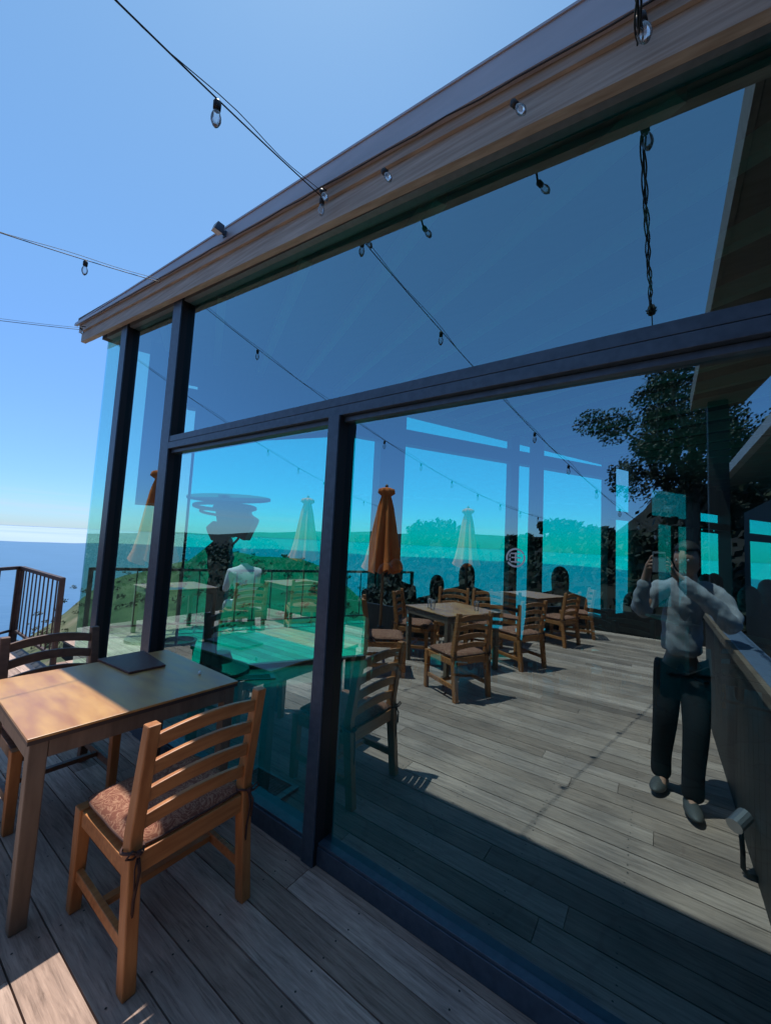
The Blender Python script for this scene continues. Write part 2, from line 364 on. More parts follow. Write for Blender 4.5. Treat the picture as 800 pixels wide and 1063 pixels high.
# --- deck of the terrace: boards run along the glass
def xleft(y):
    if y > .5: return -7.1 + .51*(y-.7)
    if y > .06: return -5.8
    if y < -4.3: return -3.4 + (-y-4.3)*.625
    return -7.6
def xright(y):
    if y > -.075: return -5.0 + .577*y - .03     # outside the building only
    return .40 if y > -3.6 else 5.0
bm = BM(); lay = bm.faces.layers.float.new('tone')
rng = random.Random(5)
def board(x0, x1, y0, y1, tone):
    nf = len(bm.faces); box(bm, x0+.0015, x1-.0015, y0, y1, -.028, rng.uniform(-.0012, .0))
    bm.faces.ensure_lookup_table()
    for f in bm.faces[nf:]: f[lay] = tone
y = -.088; first = True
board(-4.9, -1.40, -.085, -.045, .6)
board(-1.40, .40, -.085, -.045, .45)
rows = []
yy = -.088
while yy > -7.7: rows.append((yy-.134, yy)); yy -= .140
yy = .06
while yy < 4.8: rows.append((yy, yy+.134)); yy += .140
for k, (a, b) in enumerate(rows):
    ym = (a+b)/2; xl, xr = xleft(ym), xright(ym)
    if xr-xl < .2: continue
    cuts = [xl]; x = xl + rng.uniform(.6, 3.2)
    while x < xr-.4: cuts.append(x); x += rng.uniform(1.5, 3.6)
    cuts.append(xr)
    if k == 0: cuts = [xl, -3.9, -1.40, xr]
    for c0, c1 in zip(cuts, cuts[1:]): board(c0, c1, a, b, rng.random() if not (k == 0 and c0 == -1.40) else .98)
link('deck', bm, 'deck', kind='structure')
bm = BM(); rng2 = random.Random(8)     # screw heads, two to a board on every joist
for k, (a, b) in enumerate(rows[:17]):
    for j in range(13):
        for yy_ in (a+.028, b-.028):
            cx, cy = -5.2+.46*j+rng2.uniform(-.006,.006), yy_+rng2.uniform(-.004,.004)
            if cx > .3: continue
            vs = [bm.verts.new((cx+.0042*math.cos(q*math.pi/3), cy+.0042*math.sin(q*math.pi/3), .0012)) for q in range(6)]; bm.faces.new(vs)
link('deck_screws', bm, 'black', kind='structure')
bm = BM()
prism(bm, [(-7.6,-4.35),(-3.45,-4.35),(-1.4,-7.75),(5,-7.75),(5,-3.6),(.45,-3.6),(.45,-.03),(-5.0,-.03),(-2.3,4.9),(-4.9,4.9),(-7.1,.55),(-5.8,.5),(-5.8,.06),(-7.6,.06)], lambda x,y:-.30, lambda x,y:-.045)
link('deck_substructure', bm, 'black', kind='structure')

t = thing('dark_filler_wall', 'added low dark wall filling in shade along the far edge of the terrace', 'filler wall', (0,0,0))  # added wall, gives the black of shadowed furniture behind the chairs
bm = BM(); bar(bm, (-7.6,-4.45,.17), (-3.47,-4.45,.17), .06, .56); link('board_panel', bm, 'plank', t)
bm = BM(); bar(bm, (-3.5,-4.42,.17), (-1.38,-7.86,.17), .06, .56); link('board_panel', bm, 'plank', t)
bm = BM(); bar(bm, (-1.38,-7.86,.17), (1.2,-7.86,.17), .06, .56); link('board_panel', bm, 'plank', t)

# ================================================================== BUILDING
bld = thing('restaurant_pavilion', 'glass walled restaurant pavilion with grey metal and timber roof edge', 'building', (-2.5, 3, 0))
bld.location = (0,0,0)
# floor
bm = BM()
wl = lambda s, n: (W(s, n, 0).x, W(s, n, 0).y)
prism(bm, [(-4.93,.0), (4.0,.0), (4.0,15.4), wl(17.8, .0)], lambda x,y:-.2, lambda x,y:-.004)
link('floor', bm, 'slate', bld)
# roof lines measured on the fascia
def zl(x1,y1,x2,y2,Y):
    a, b = at(x1,y1,1,Y), at(x2,y2,1,Y); k = (b.z-a.z)/(b.x-a.x); return lambda X: a.z + k*(X-a.x)
YM, YW = -.155, -.115
mt, mb = zl(100,322,555,31,YM), zl(236,249,555,69,YM)
wt, wb = zl(236,258,555,82,YW), zl(236,281,555,126,YW)
gt = zl(236,296,555,147,0)
XL = at(78,340,1,YM).x; XR = 4.0
def slab(bm, X0, X1, Y0, Y1, zb, zt): 
    hexa(bm, [(X0,Y0,zb(X0)),(X1,Y0,zb(X1)),(X1,Y1,zb(X1)),(X0,Y1,zb(X0)),(X0,Y0,zt(X0)),(X1,Y0,zt(X1)),(X1,Y1,zt(X1)),(X0,Y1,zt(X0))])
bm = BM(); slab(bm, XL, XR, YM, YM+.02, mb, mt)
slab(bm, XL, XR, YM-.006, YM-.0005, lambda X: mt(X)-.008, lambda X: mt(X)+.004)
slab(bm, XL, XR, YM-.010, YM-.0005, lambda X: mb(X)-.004, lambda X: mb(X)+.018)
link('fascia', bm, 'fascia', bld)
bm = BM(); slab(bm, XL+.10, XR, YW, YW+.045, wb, lambda X: wt(X)+.05)
slab(bm, XL+.06, XR, YW-.018, YW-.001, lambda X: wt(X)-.05, lambda X: wt(X)+.045)
link('fascia_board', bm, 'fasciawood', bld)
# header between fascia board and the glass
bm = BM(); slab(bm, XL+.15, XR, YW+.046, -.041, lambda X: wb(X)+.03, lambda X: wb(X)+.07)
link('soffit', bm, 'soffit', bld)
bm = BM(); slab(bm, -4.86, XR, -.040, .05, gt, lambda X: wb(X)+.15)
link('header_frame', bm, 'header', bld)
# roof slab + ceiling
zc = lambda x, y: gt(x) + .16 if True else 0
pr = [(XL, YM+.021), (XR, YM+.021), (XR, 15.6), wl(18.0, -.55), wl(.1, -.5)]
bm = BM(); prism(bm, pr, lambda x,y: mb(x)+.10, lambda x,y: mt(x)-.01); link('roof', bm, 'roof', bld)
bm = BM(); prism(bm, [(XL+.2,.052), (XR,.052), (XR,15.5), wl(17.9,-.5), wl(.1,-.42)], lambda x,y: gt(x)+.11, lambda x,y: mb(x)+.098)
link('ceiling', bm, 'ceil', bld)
bm = BM()
for k in range(30):
    s = .6 + k*.5
    p, q = W(s, .05, 0), W(s, 7.5, 0)
    if q.x > 3.9: q = p + (q-p)*((3.9-p.x)/(q.x-p.x))
    if q.y < .1: q = p + (q-p)*((.1-p.y)/(q.y-p.y))
    p.z = gt(p.x)+.06; q.z = gt(q.x)+.06
    bar(bm, p, q, .07, .10)
link('rafters', bm, 'rafter', bld)
# --- front glass wall frame
FY = -.060
TB, TT = 2.270, 2.375
zpl = 0.0
def post(name, xa, xb, top, y0=FY, y1=.06, z0=0, parent=bld, m='frame'):
    bm = BM(); box(bm, xa, xb, y0, y0+.012, z0, top); o = link(name, bm, m, parent, bevel=.002)
    bm = BM(); box(bm, xa+.004, xb+.002, y0+.0125, y1, z0, top); link('post_core', bm, 'frame_blk', o); return o  # post behind its front plate, coloured black
pA = (at(111.5,480,1,FY).x, at(117,480,1,FY).x); pB = (at(156.5,560,1,FY).x, at(165,560,1,FY).x); pC = (at(324,700,1,-.075).x, at(335.5,700,1,-.075).x)
post('mullion', pA[0], pA[1], gt(pA[0])+.02); post('mullion', pB[0], pB[1], gt(pB[0])+.02); post('mullion', pC[0], pC[1], TB-.001, y0=-.075)
bm = BM(); box(bm, pB[1], XR, FY, .05, TB, TB+.052); box(bm, pB[1], XR, FY+.004, .05, TB+.056, TT)
box(bm, pB[1], XR, FY+.03, .05, TB-.03, TB-.003)
link('transom', bm, 'frame', bld, bevel=.002)
bm = BM(); box(bm, pC[1], XR, -.045, .05, 0, .085); box(bm, pC[1], XR, -.040, .05, .087, .100)
box(bm, pB[1], pC[0], -.065, .05, 0, .095); box(bm, pB[1], pC[0], -.055, .05, .097, .108)
box(bm, pA[1], pB[0], -.05, .05, 0, .09); box(bm, -4.93, pA[0], -.03, .03, 0, .06)
link('sill', bm, 'frame', bld, bevel=.002)
def pane(name, X0, X1, z0, z1f, m='front_glass', Y=0.0, parent=bld):
    bm = BM(); hexa(bm, [(X0,Y,z0),(X1,Y,z0),(X1,Y+.010,z0),(X0,Y+.010,z0),(X0,Y,z1f(X0)),(X1,Y,z1f(X1)),(X1,Y+.010,z1f(X1)),(X0,Y+.010,z1f(X0))], 1)
    bm.faces.ensure_lookup_table(); bm.faces[2].material_index = 0
    return link(name, bm, [m, 'clear'], parent)
pane('window_pane', -4.94, pA[0]-.001, .061, gt)
pane('window_pane', pA[1]+.001, pB[0]-.001, .091, gt)
pane('window_pane', pB[1]+.001, XR, TT+.001, gt)
pane('sliding_door_pane', pB[1]+.001, pC[0]-.001, .109, lambda X: TB-.031)
pane('window_pane', pC[1]+.001, XR, .101, lambda X: TB-.031)
# far glass wall
def wbox(bm, s0, s1, n0, n1, z0, z1, mi=0):
    zt = z1 if isinstance(z1, tuple) else (z1, z1); zb = z0 if isinstance(z0, tuple) else (z0, z0)
    hexa(bm, [W(s0,n1,zb[0]),W(s1,n1,zb[1]),W(s1,n0,zb[1]),W(s0,n0,zb[0]),W(s0,n1,zt[0]),W(s1,n1,zt[1]),W(s1,n0,zt[1]),W(s0,n0,zt[0])], mi)
def sp(x, y=560): return w1(x, y)[0]
ceilz = lambda s: gt(W(s,0,0).x)+.10
for x0, x1, th in ((384,409,.22), (524.5,532.5,.10), (624.5,633,.12), (662,668,.08), (676,680,.06), (697,701,.06), (713,721,.12), (746,765,.25)):
    s0, s1 = sp(x0), sp(x1); bm = BM(); zt = ceilz(s0) if x0 in (384,524.5,624.5,713,746) else w1(x0, 536)[1]
    wbox(bm, s0, s1, -.02, th, .0, zt); link('wall_post', bm, 'frame_blk', bld)
for x0, x1 in ((538,552), (644,661)):
    s0, s1 = sp(x0), sp(x1); c = W((s0+s1)/2, .22, 0); bm = BM(); r_ = (s1-s0)*.40
    tube(bm, [(c.x, c.y, z) for z in (0, .9, 1.8, 2.6, ceilz(s0))], [r_*1.05, r_, r_*.98, r_*.96, r_*.95], 14); link('timber_post', bm, 'logpost', bld, smooth=True)
bm = BM(); s0, s1 = sp(192,450), sp(624); wbox(bm, s0, s1, .03, .19, 3.03, 3.24); wbox(bm, s1+.01, sp(746), .03, .19, w1(640,540)[1]-.0, w1(640,532)[1]); link('beam', bm, 'frame_blk', bld); bm = BM(); wbox(bm, sp(203,440), sp(350), .03, .17, (w1(203,462)[1], w1(350,436)[1]), 3.029); link('beam', bm, 'frame_blk', bld)
# upper wall to the right and slits on the left
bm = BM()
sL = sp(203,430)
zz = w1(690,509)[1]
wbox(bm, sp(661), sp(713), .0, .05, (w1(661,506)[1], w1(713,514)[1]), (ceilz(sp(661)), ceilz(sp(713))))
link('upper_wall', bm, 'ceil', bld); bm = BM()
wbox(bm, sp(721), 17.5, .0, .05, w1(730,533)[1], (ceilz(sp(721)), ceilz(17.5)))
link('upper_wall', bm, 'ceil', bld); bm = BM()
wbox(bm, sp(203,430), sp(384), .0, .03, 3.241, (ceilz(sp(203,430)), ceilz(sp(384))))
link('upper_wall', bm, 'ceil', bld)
bm = BM()
wbox(bm, sp(765), 17.5, -.01, .06, w1(780,562)[1], w1(780,554)[1])
wbox(bm, sp(765), 17.5, -.01, .05, 0, w1(780,640)[1]); wbox(bm, sp(661), sp(746), -.01, .05, 0, w1(735,628)[1])  # solid black low walls added to keep the window bottoms dark
wbox(bm, .05, sp(746), -.02, .05, 0, .05)
link('rail_and_dark_wall', bm, 'frame_blk', bld)
# plate with two round openings
bm = BM(); s0, s1 = sp(721), sp(746); z0, z1 = w1(733,553)[1], w1(733,544)[1]; hw = (s1-s0)/2; zc_ = (z0+z1)/2
for k in range(2):
    a, b = s0 + k*hw, s0+(k+1)*hw; cm = (a+b)/2; rad = (z1-z0)*.34; n_ = 16
    for i in range(n_):
        t0, t1 = 2*math.pi*i/n_, 2*math.pi*(i+1)/n_
        def outer(t):
            c, s_ = math.cos(t), math.sin(t); f = min((b-a)/2/abs(c) if abs(c) > 1e-6 else 9, (z1-z0)/2/abs(s_) if abs(s_) > 1e-6 else 9); return cm+c*f, zc_+s_*f
        def inner(t): return cm+math.cos(t)*rad, zc_+math.sin(t)*rad
        q = [inner(t0), inner(t1), outer(t1), outer(t0)]
        hexa(bm, [W(s,0,z) for s, z in q] + [W(s,.03,z) for s, z in q])
link('vent_plate', bm, 'frame_blk', bld)
def wpane(s0, s1, z0, z1, m):
    bm = BM(); wbox(bm, s0, s1, .012, .022, z0, z1, 1); bm.faces.ensure_lookup_table(); bm.faces[2].material_index = 0
    link('far_window_pane', bm, [m, 'clear'], bld)
sm = sp(191,560)
wpane(.02, sm, .052, (ceilz(.02), ceilz(sm)), 'side_glass')
wpane(sm+.03, sp(384), .052, 3.235, 'teal_glass'); 
wpane(sp(409), sp(524.5), .052, (ceilz(sp(409)), ceilz(sp(524.5))), 'teal_glass')
wpane(sp(532.5), sp(624.5), .052, (ceilz(sp(532.5)), ceilz(sp(624.5))), 'teal_glass')
wpane(sp(633), sp(661), .052, w1(650,505)[1], 'teal_glass')
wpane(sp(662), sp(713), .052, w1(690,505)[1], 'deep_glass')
wpane(sp(721), sp(746), w1(735,640)[1], w1(735,533)[1], 'teal_glass')
wpane(sp(765), 17.5, w1(780,640)[1], w1(735,533)[1], 'teal_glass')
bm = BM(); wbox(bm, sm, sm+.028, -.01, .06, 0, ceilz(sm)); link('wall_post', bm, 'frame', bld)
# side wall on the right and back, to close the room
bm = BM(); box(bm, XR-.001, XR+.12, .0, 15.5, 0, 3.1); link('side_wall', bm, 'ceil', bld)
# blind
bm = BM(); sa, sb = sp(146,480), sp(188,480); wbox(bm, sa, sb, .10, .112, w1(150,523)[1], ceilz(sa)-.02); wbox(bm, sa, sb, .095, .117, w1(150,525)[1], w1(150,523)[1]-.002)
wbox(bm, sp(131,420), sp(136.5,420), .10, .112, w1(133,523)[1], ceilz(sa)-.02)
wbox(bm, sp(188,420)-.01, sp(193.5,420), .10, .112, 2.3, w1(197,403)[1]-.001); wbox(bm, sp(188,420)-.01, sp(209,420), .10, .112, w1(197,403)[1], ceilz(sb)+.09)
o = link('roller_blind', bm, 'blind'); tag(o, 'dark roller blind hanging half way down inside the corner window', 'blind')
# floor vents
def vent(pts, label):
    c = [at(x, y, 2, 0) for x, y in pts]; t = thing('floor_vent', label, 'vent', group='floor vents inside the glass')
    ctr = sum(c, Vector())/4; t.location = ctr
    bm = BM(); c = [p-ctr for p in c]; inn = [p*.80 for p in c]
    for i in range(4):
        j = (i+1)%4; q = [c[i], c[j], inn[j], inn[i]]
        hexa(bm, [p+Vector((0,0,-.002)) for p in q]+[p+Vector((0,0,.008)) for p in q])
    link('frame', bm, 'frame', t)
    bm = BM(); hexa(bm, [p+Vector((0,0,-.002)) for p in inn]+[p+Vector((0,0,.001)) for p in inn])
    for k in range(1, 14):
        f = k/14; a = inn[0].lerp(inn[1], f); b = inn[3].lerp(inn[2], f); a.z = b.z = .003; bar(bm, a, b, .006, .004)
    link('grille', bm, 'black', t)
vent([(243,806),(288,833),(310,818),(266,795)], 'large framed floor vent nearest the door post on the slate floor')
vent([(238,702),(238,707),(286,705),(284,700)], 'narrow floor vent close to the far window rail')

# --- logo on the glass
t = thing('window_emblem', 'round frosted emblem on the glass in front of the timber post', 'sticker')
c = at(535,579,1,-.002); t.location = (c.x, -.002, c.z)
k = .026/8
def disc_ring(bm, r0_, r1_, a0, a1, n=40):
    for i in range(n):
        t0, t1 = R(a0+(a1-a0)*i/n), R(a0+(a1-a0)*(i+1)/n)
        q = [(r0_*math.cos(t0), r0_*math.sin(t0)), (r0_*math.cos(t1), r0_*math.sin(t1)), (r1_*math.cos(t1), r1_*math.sin(t1)), (r1_*math.cos(t0), r1_*math.sin(t0))]
        hexa(bm, [(x, 0, z) for x, z in q]+[(x, -.001, z) for x, z in q])
bm = BM(); disc_ring(bm, .031, .038, 28, 200); disc_ring(bm, .031, .038, 212, 380); link('ring', bm, 'frost', t)
bm = BM()
for x0, x1, z0, z1 in ((-.003,.003,-.021,.021), (-.020,-.003,.014,.019), (-.017,-.003,-.002,.003), (-.020,-.003,-.019,-.014), (.003,.018,.014,.019), (.003,.022,-.002,.003), (.003,.018,-.019,-.014), (-.025,-.020,-.014,-.002), (-.025,-.020,.003,.014)):
    box(bm, x0, x1, -.001, 0, z0, z1)
link('monogram', bm, 'frost', t)

# ================================================================== FURNITURE
def chair_parts(t, wood, woodx, cush=True, ties=True):
    hw = .232
    for sx in (-1, 1):      # back legs running up into the back posts
        bm = BM(); P_ = [(sx*hw,-.250,0),(sx*hw,-.200,.43),(sx*hw,-.200,.50),(sx*hw,-.262,.905)]
        for a, b, wa, wb_ in zip(P_, P_[1:], (.052,.060,.056), (.060,.056,.044)):
            h = .023
            hexa(bm, [(a[0]-h,a[1]-wa/2,a[2]),(a[0]+h,a[1]-wa/2,a[2]),(a[0]+h,a[1]+wa/2,a[2]),(a[0]-h,a[1]+wa/2,a[2]),(b[0]-h,b[1]-wb_/2,b[2]),(b[0]+h,b[1]-wb_/2,b[2]),(b[0]+h,b[1]+wb_/2,b[2]),(b[0]-h,b[1]+wb_/2,b[2])])
        bmesh.ops.remove_doubles(bm, verts=bm.verts, dist=.0005); 
        bad = [f for f in bm.faces if abs(f.calc_center_median().z-.43) < .002 or abs(f.calc_center_median().z-.50) < .002]
        bmesh.ops.delete(bm, geom=bad, context='FACES_ONLY')
        link('back_post', bm, wood, t, bevel=.005)
        bm = BM(); hexa(bm, [(sx*hw-.021,.232,0),(sx*hw+.021,.232,0),(sx*hw+.021,.276,0),(sx*hw-.021,.276,0),(sx*hw-.025,.222,.418),(sx*hw+.025,.222,.418),(sx*hw+.025,.276,.418),(sx*hw-.025,.276,.418)])
        link('leg', bm, wood, t, bevel=.004)
        bm = BM(); box(bm, sx*hw-.016, sx*hw+.016, -.19, .222, .352, .412); link('side_rail', bm, woodx, t, bevel=.003)
        bm = BM(); bar(bm, (sx*hw,-.222,.135), (sx*hw,.236,.15), .024, .042); link('stretcher', bm, woodx, t, bevel=.003)
    bm = BM(); bar(bm, (-hw+.012,.02,.143), (hw-.012,.02,.143), .034, .026); link('stretcher', bm, woodx, t, bevel=.003)
    bm = BM(); box(bm, -hw+.025, hw-.025, .232, .266, .352, .412); link('front_rail', bm, woodx, t, bevel=.003)
    bm = BM(); box(bm, -hw+.023, hw-.023, -.222, -.190, .36, .435); link('back_rail', bm, woodx, t, bevel=.003)
    for i, z in enumerate((.535, .635, .735, .835)):
        bm = BM(); n = 12; h = .052; prev = None
        for k in range(n+1):
            f = -1+2*k/n; x = f*(hw-.022); ar = .024*(1-f*f)**1.0; yb = -.202 - (z-.5)*.155 - .018*(1-f*f); th = .011
            ring = [bm.verts.new((x, yb-th, z-h/2+ar)), bm.verts.new((x, yb+th, z-h/2+ar)), bm.verts.new((x, yb+th-.004, z+h/2+ar*1.1)), bm.verts.new((x, yb-th-.004, z+h/2+ar*1.1))]
            if prev:
                for q in range(4): bm.faces.new((prev[q], prev[(q+1)%4], ring[(q+1)%4], ring[q]))
            else: bm.faces.new(ring[::-1])
            prev = ring
        bm.faces.new(prev); link('slat', bm, woodx, t, bevel=.004)
    bm = BM()
    for k in range(5): box(bm, -hw+.02, hw-.02, -.185+k*.083, -.185+k*.083+.07, .413, .425)
    link('seat', bm, woodx, t)
    if cush:
        bm = BM(); nx = 14; g_ = []
        for s_, zz_ in ((1, .462), (-1, .428)):
            gg = []
            for i in range(nx+1):
                row = []
                for j in range(nx+1):
                    u, v = -1+2*i/nx, -1+2*j/nx
                    sq = (1-abs(u)**5)*(1-abs(v)**5); kx = 1-.06*abs(v)**6; ky = 1-.06*abs(u)**6
                    row.append(bm.verts.new((u*.236*kx, .02+v*.232*ky, .444 + s_*(.006+.028*sq**.5 if s_ > 0 else .006+.012*sq**.5) + (.003*noise.noise(Vector((u*2,v*2,1))) if s_ > 0 else 0))))
                gg.append(row)
            g_.append(gg)
            for i in range(nx):
                for j in range(nx):
                    q = (gg[i][j], gg[i+1][j], gg[i+1][j+1], gg[i][j+1]); bm.faces.new(q if s_ > 0 else q[::-1])
        top, bot = g_
        ed = [(i,0) for i in range(nx)]+[(nx,j) for j in range(nx)]+[(i,nx) for i in range(nx,0,-1)]+[(0,j) for j in range(nx,0,-1)]
        for a, b in zip(ed, ed[1:]+ed[:1]): bm.faces.new((top[a[0]][a[1]], bot[a[0]][a[1]], bot[b[0]][b[1]], top[b[0]][b[1]]))
        bmesh.ops.recalc_face_normals(bm, faces=bm.faces)
        loop = [top[i][j].co.copy() for i, j in ed]; cu = link('cushion', bm, 'cushion', t, smooth=True)
        bm = BM(); tube(bm, [p+Vector((0,0,-.004)) for p in loop]+[loop[0]+Vector((0,0,-.004))], .0045, 6); link('piping', bm, 'piping', cu, smooth=True)
    if ties:
        for sx in (-1, 1):
            bm = BM(); c = Vector((sx*hw, -.20, .452))
            lp = [c+Vector((.034*math.cos(a)*1.0, .040*math.sin(a), .006*math.sin(2*a))) for a in [2*math.pi*k/16 for k in range(17)]]
            tube(bm, lp, .0055, 6)
            kx = c+Vector((-sx*.002,-.042,.0)); tube(bm, [kx+Vector((0,0,.012)), kx+Vector((0,-.006,.004)), kx+Vector((0,0,-.008))], [.008,.014,.008], 8)
            tube(bm, [kx, kx+Vector((sx*.03,-.016,.03)), kx+Vector((sx*.045,-.012,.01)), kx+Vector((sx*.02,-.006,-.006)), kx], .004, 6)
            tube(bm, [kx, kx+Vector((.004,-.012,-.06)), kx+Vector((-.006,-.008,-.15)), kx+Vector((-.003,-.004,-.235))], .006, 6, sx=.5)
            tube(bm, [kx, kx+Vector((sx*.014,-.014,-.04)), kx+Vector((sx*.01,-.014,-.11))], .005, 6, sx=.5)
            link('tie_cord', bm, 'piping', t, smooth=True)
GR_C = 'slat back dining chairs on the terrace'
ch1 = thing('dining_chair', 'golden teak slat back chair with patterned cushion nearest the viewer', 'chair', (-1.765,-.605,0), R(90), GR_C)
chair_parts(ch1, 'teak', 'teakx'); index_kids(ch1)
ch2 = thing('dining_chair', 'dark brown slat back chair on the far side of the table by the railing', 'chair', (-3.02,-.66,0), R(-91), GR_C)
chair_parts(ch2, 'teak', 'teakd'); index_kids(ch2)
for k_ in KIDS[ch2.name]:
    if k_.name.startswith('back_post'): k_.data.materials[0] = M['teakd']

def table(t, Lx, Ly, frame='tableframe', top='tabletop', pedestal=False):
    bm = BM(); box(bm, -Lx/2+.002, Lx/2-.002, -Ly/2+.002, Ly/2-.002, .722, .738); link('top_core', bm, 'topedge', t)
    bm = BM(); box(bm, -Lx/2, Lx/2, -Ly/2, Ly/2, .739, .75); link('tabletop', bm, top, t, bevel=.002)
    if pedestal:
        bm = BM(); box(bm, -.04, .04, -.04, .04, .03, .721); link('column', bm, 'frame_blk', t)
        bm = BM(); box(bm, -.3, .3, -.03, .03, 0, .03); box(bm, -.03, .03, -.3, -.031, 0, .03); box(bm, -.03, .03, .031, .3, 0, .03); link('foot', bm, 'frame_blk', t); return
    i = .012; w = .062
    for sx in (-1, 1):
        for sy in (-1, 1):
            bm = BM(); cx, cy = sx*(Lx/2-i-w/2), sy*(Ly/2-i-w/2)
            hexa(bm, [(cx-w*.45,cy-w*.45,0),(cx+w*.45,cy-w*.45,0),(cx+w*.45,cy+w*.45,0),(cx-w*.45,cy+w*.45,0),(cx-w/2,cy-w/2,.721),(cx+w/2,cy-w/2,.721),(cx+w/2,cy+w/2,.721),(cx-w/2,cy+w/2,.721)])
            link('leg', bm, frame, t, bevel=.004)
    for sx in (-1, 1):
        bm = BM(); box(bm, sx*(Lx/2-i-.014)-.013, sx*(Lx/2-i-.014)+.013, -Ly/2+i+w+.001, Ly/2-i-w-.001, .652, .721); link('apron', bm, frame, t)
    for sy in (-1, 1):
        bm = BM(); box(bm, -Lx/2+i+w+.001, Lx/2-i-w-.001, sy*(Ly/2-i-.014)-.013, sy*(Ly/2-i-.014)+.013, .652, .721); link('apron', bm, frame, t)
GR_T = 'dining tables on the terrace'
tb = thing('dining_table', 'bare wooden table half in sun with a menu lying on it', 'table', (-2.485,-.565,0), R(-2), GR_T)
table(tb, .90, .93); index_kids(tb)
mc = [at(x, y, 2, .752) for x, y in ((134,700),(101,686),(149,677),(172,692))]
bm = BM(); hexa(bm, [Vector((p.x,p.y,.751)) for p in mc]+[Vector((p.x,p.y,.764)) for p in mc]); o = link('menu', bm, 'menu', bevel=.002)
tag(o, 'dark maroon leather menu cover lying on the bare table', 'menu')
bm = BM(); p = at(207,700,2,.75); lathe(bm, [(.006,0),(.010,.004),(.007,.016),(.002,.020)], 10, (p.x,p.y,.7505)); o = link('pebble', bm, 'plate', smooth=True); tag(o, 'tiny pale pebble on the corner of the bare table', 'pebble')

# tables and chairs further out on the terrace (seen mirrored in the glass): positions are real, y is behind the viewer
def put_chair(x, y, fx, fy, label, src=ch1):
    c = copy_tree(src); c.location = (x, y, 0); c.rotation_euler = (0,0,math.atan2(-fx, fy)); c['label'] = label; return c
def put_table(x, y, rz, label):
    c = copy_tree(tb); c.location = (x, y, 0); c.rotation_euler = (0,0,rz); c['label'] = label; return c
rT = math.atan2(-.44, 1.03)
put_table(-2.32, -3.42, -rT*-1 if False else R(23), 'table with water glasses mirrored in the middle of the glass')
put_table(-2.0, -6.3, R(20), 'farther table mirrored below the emblem')
put_table(-6.3, -1.7, R(5), 'table mirrored at the left behind the door post')
put_table(-5.75, -3.75, R(12), 'table mirrored above the white shirted guest')
put_chair(-1.84, -2.58, -.91, -.41, 'chair mirrored in front of the table with water glasses')
put_chair(-2.85, -2.55, .80, -.6, 'chair seen from its side mirrored left of the table with water glasses')
put_chair(-1.62, -4.15, -.9, -.42, 'sunlit chair mirrored right of the table with water glasses')
put_chair(-2.75, -4.35, .35, .9, 'chair mirrored behind the table with water glasses')
put_chair(-1.45, -5.95, -.93, -.3, 'chair mirrored at the right end of the farther table')
put_chair(-2.1, -5.2, -.1, -1., 'chair seen from behind at the farther table below the emblem')
put_chair(-5.3, -2.25, -.97, -.2, 'pale sunlit chair mirrored where a guest in white sits')
put_chair(-5.1, -3.3, -.8, -.5, 'chair mirrored near the far left umbrella')
put_chair(-1.3, -6.9, -.9, .3, 'last chair mirrored before the dark hedge')
put_chair(-2.25, -4.5, .2, .95, 'second chair mirrored behind the table with water glasses')
put_chair(-3.0, -3.55, .95, -.3, 'chair mirrored beside the middle orange umbrella')
# glasses on the mirrored table
def goblet(x, y, label):
    bm = BM(); lathe(bm, [(.028,0),(.033,.06),(.036,.13)], 14, (x,y,.7505)); o = link('water_glass', bm, 'bulb', smooth=True); tag(o, label, 'glass', 'water glasses')
goblet(-2.55,-3.2,'water glass at the left corner of the mirrored table'); goblet(-2.45,-3.1,'second water glass from the left on the mirrored table'); goblet(-2.0,-3.5,'water glass at the right side of the mirrored table')

# umbrellas
def umbrella(x, y, ztop, label, src=[None]):
    if src[0]:
        c = copy_tree(src[0]); c.location = (x, y, ztop-2.62); c['label'] = label; return
    t = thing('closed_umbrella', label, 'umbrella', (x, y, ztop-2.62), 0, 'closed orange umbrellas')
    bm = BM(); n = 32; rows_ = []
    for z, r_, am in ((2.52,.05,.1),(2.49,.12,.2),(2.43,.125,.3),(2.38,.07,.3),(2.2,.11,.35),(1.9,.15,.38),(1.55,.19,.4),(1.3,.23,.42),(1.14,.26,.45)):
        rows_.append([bm.verts.new((r_*(1+am*math.cos(8*a+.4*z))*math.cos(a), r_*(1+am*math.cos(8*a+.4*z))*math.sin(a), z+(.05*math.cos(8*a) if z < 1.2 else 0))) for a in [2*math.pi*k/n for k in range(n)]])
    for a, b in zip(rows_, rows_[1:]):
        for k in range(n): bm.faces.new((a[k], b[k], b[(k+1)%n], a[(k+1)%n]))
    bm.faces.new(rows_[0])
    link('canopy', bm, 'orange', t, smooth=True)
    bm = BM(); tube(bm, [(0,0,.06),(0,0,2.53)], .024, 10); link('pole', bm, 'pole', t, smooth=True)
    bm = BM(); lathe(bm, [(.02,2.531),(.03,2.545),(.02,2.565),(.006,2.58)], 10); link('finial', bm, 'pole', t, smooth=True)
    bm = BM(); lathe(bm, [(.28,0),(.28,.04),(.07,.07),(.05,.25)], 18); link('base', bm, 'frame_blk', t)
    index_kids(t); src[0] = t
umbrella(-6.15,-1.25,2.62,'closed orange umbrella mirrored at the far left beside the blind')
umbrella(-3.72,-3.72,2.62,'closed orange umbrella mirrored in front of the dark interior post')
umbrella(-6.5,-4.6,2.62,'pale looking closed umbrella mirrored left of the door post')
umbrella(-3.75,-7.2,2.62,'pale looking closed umbrella mirrored over the sea right of the orange one')

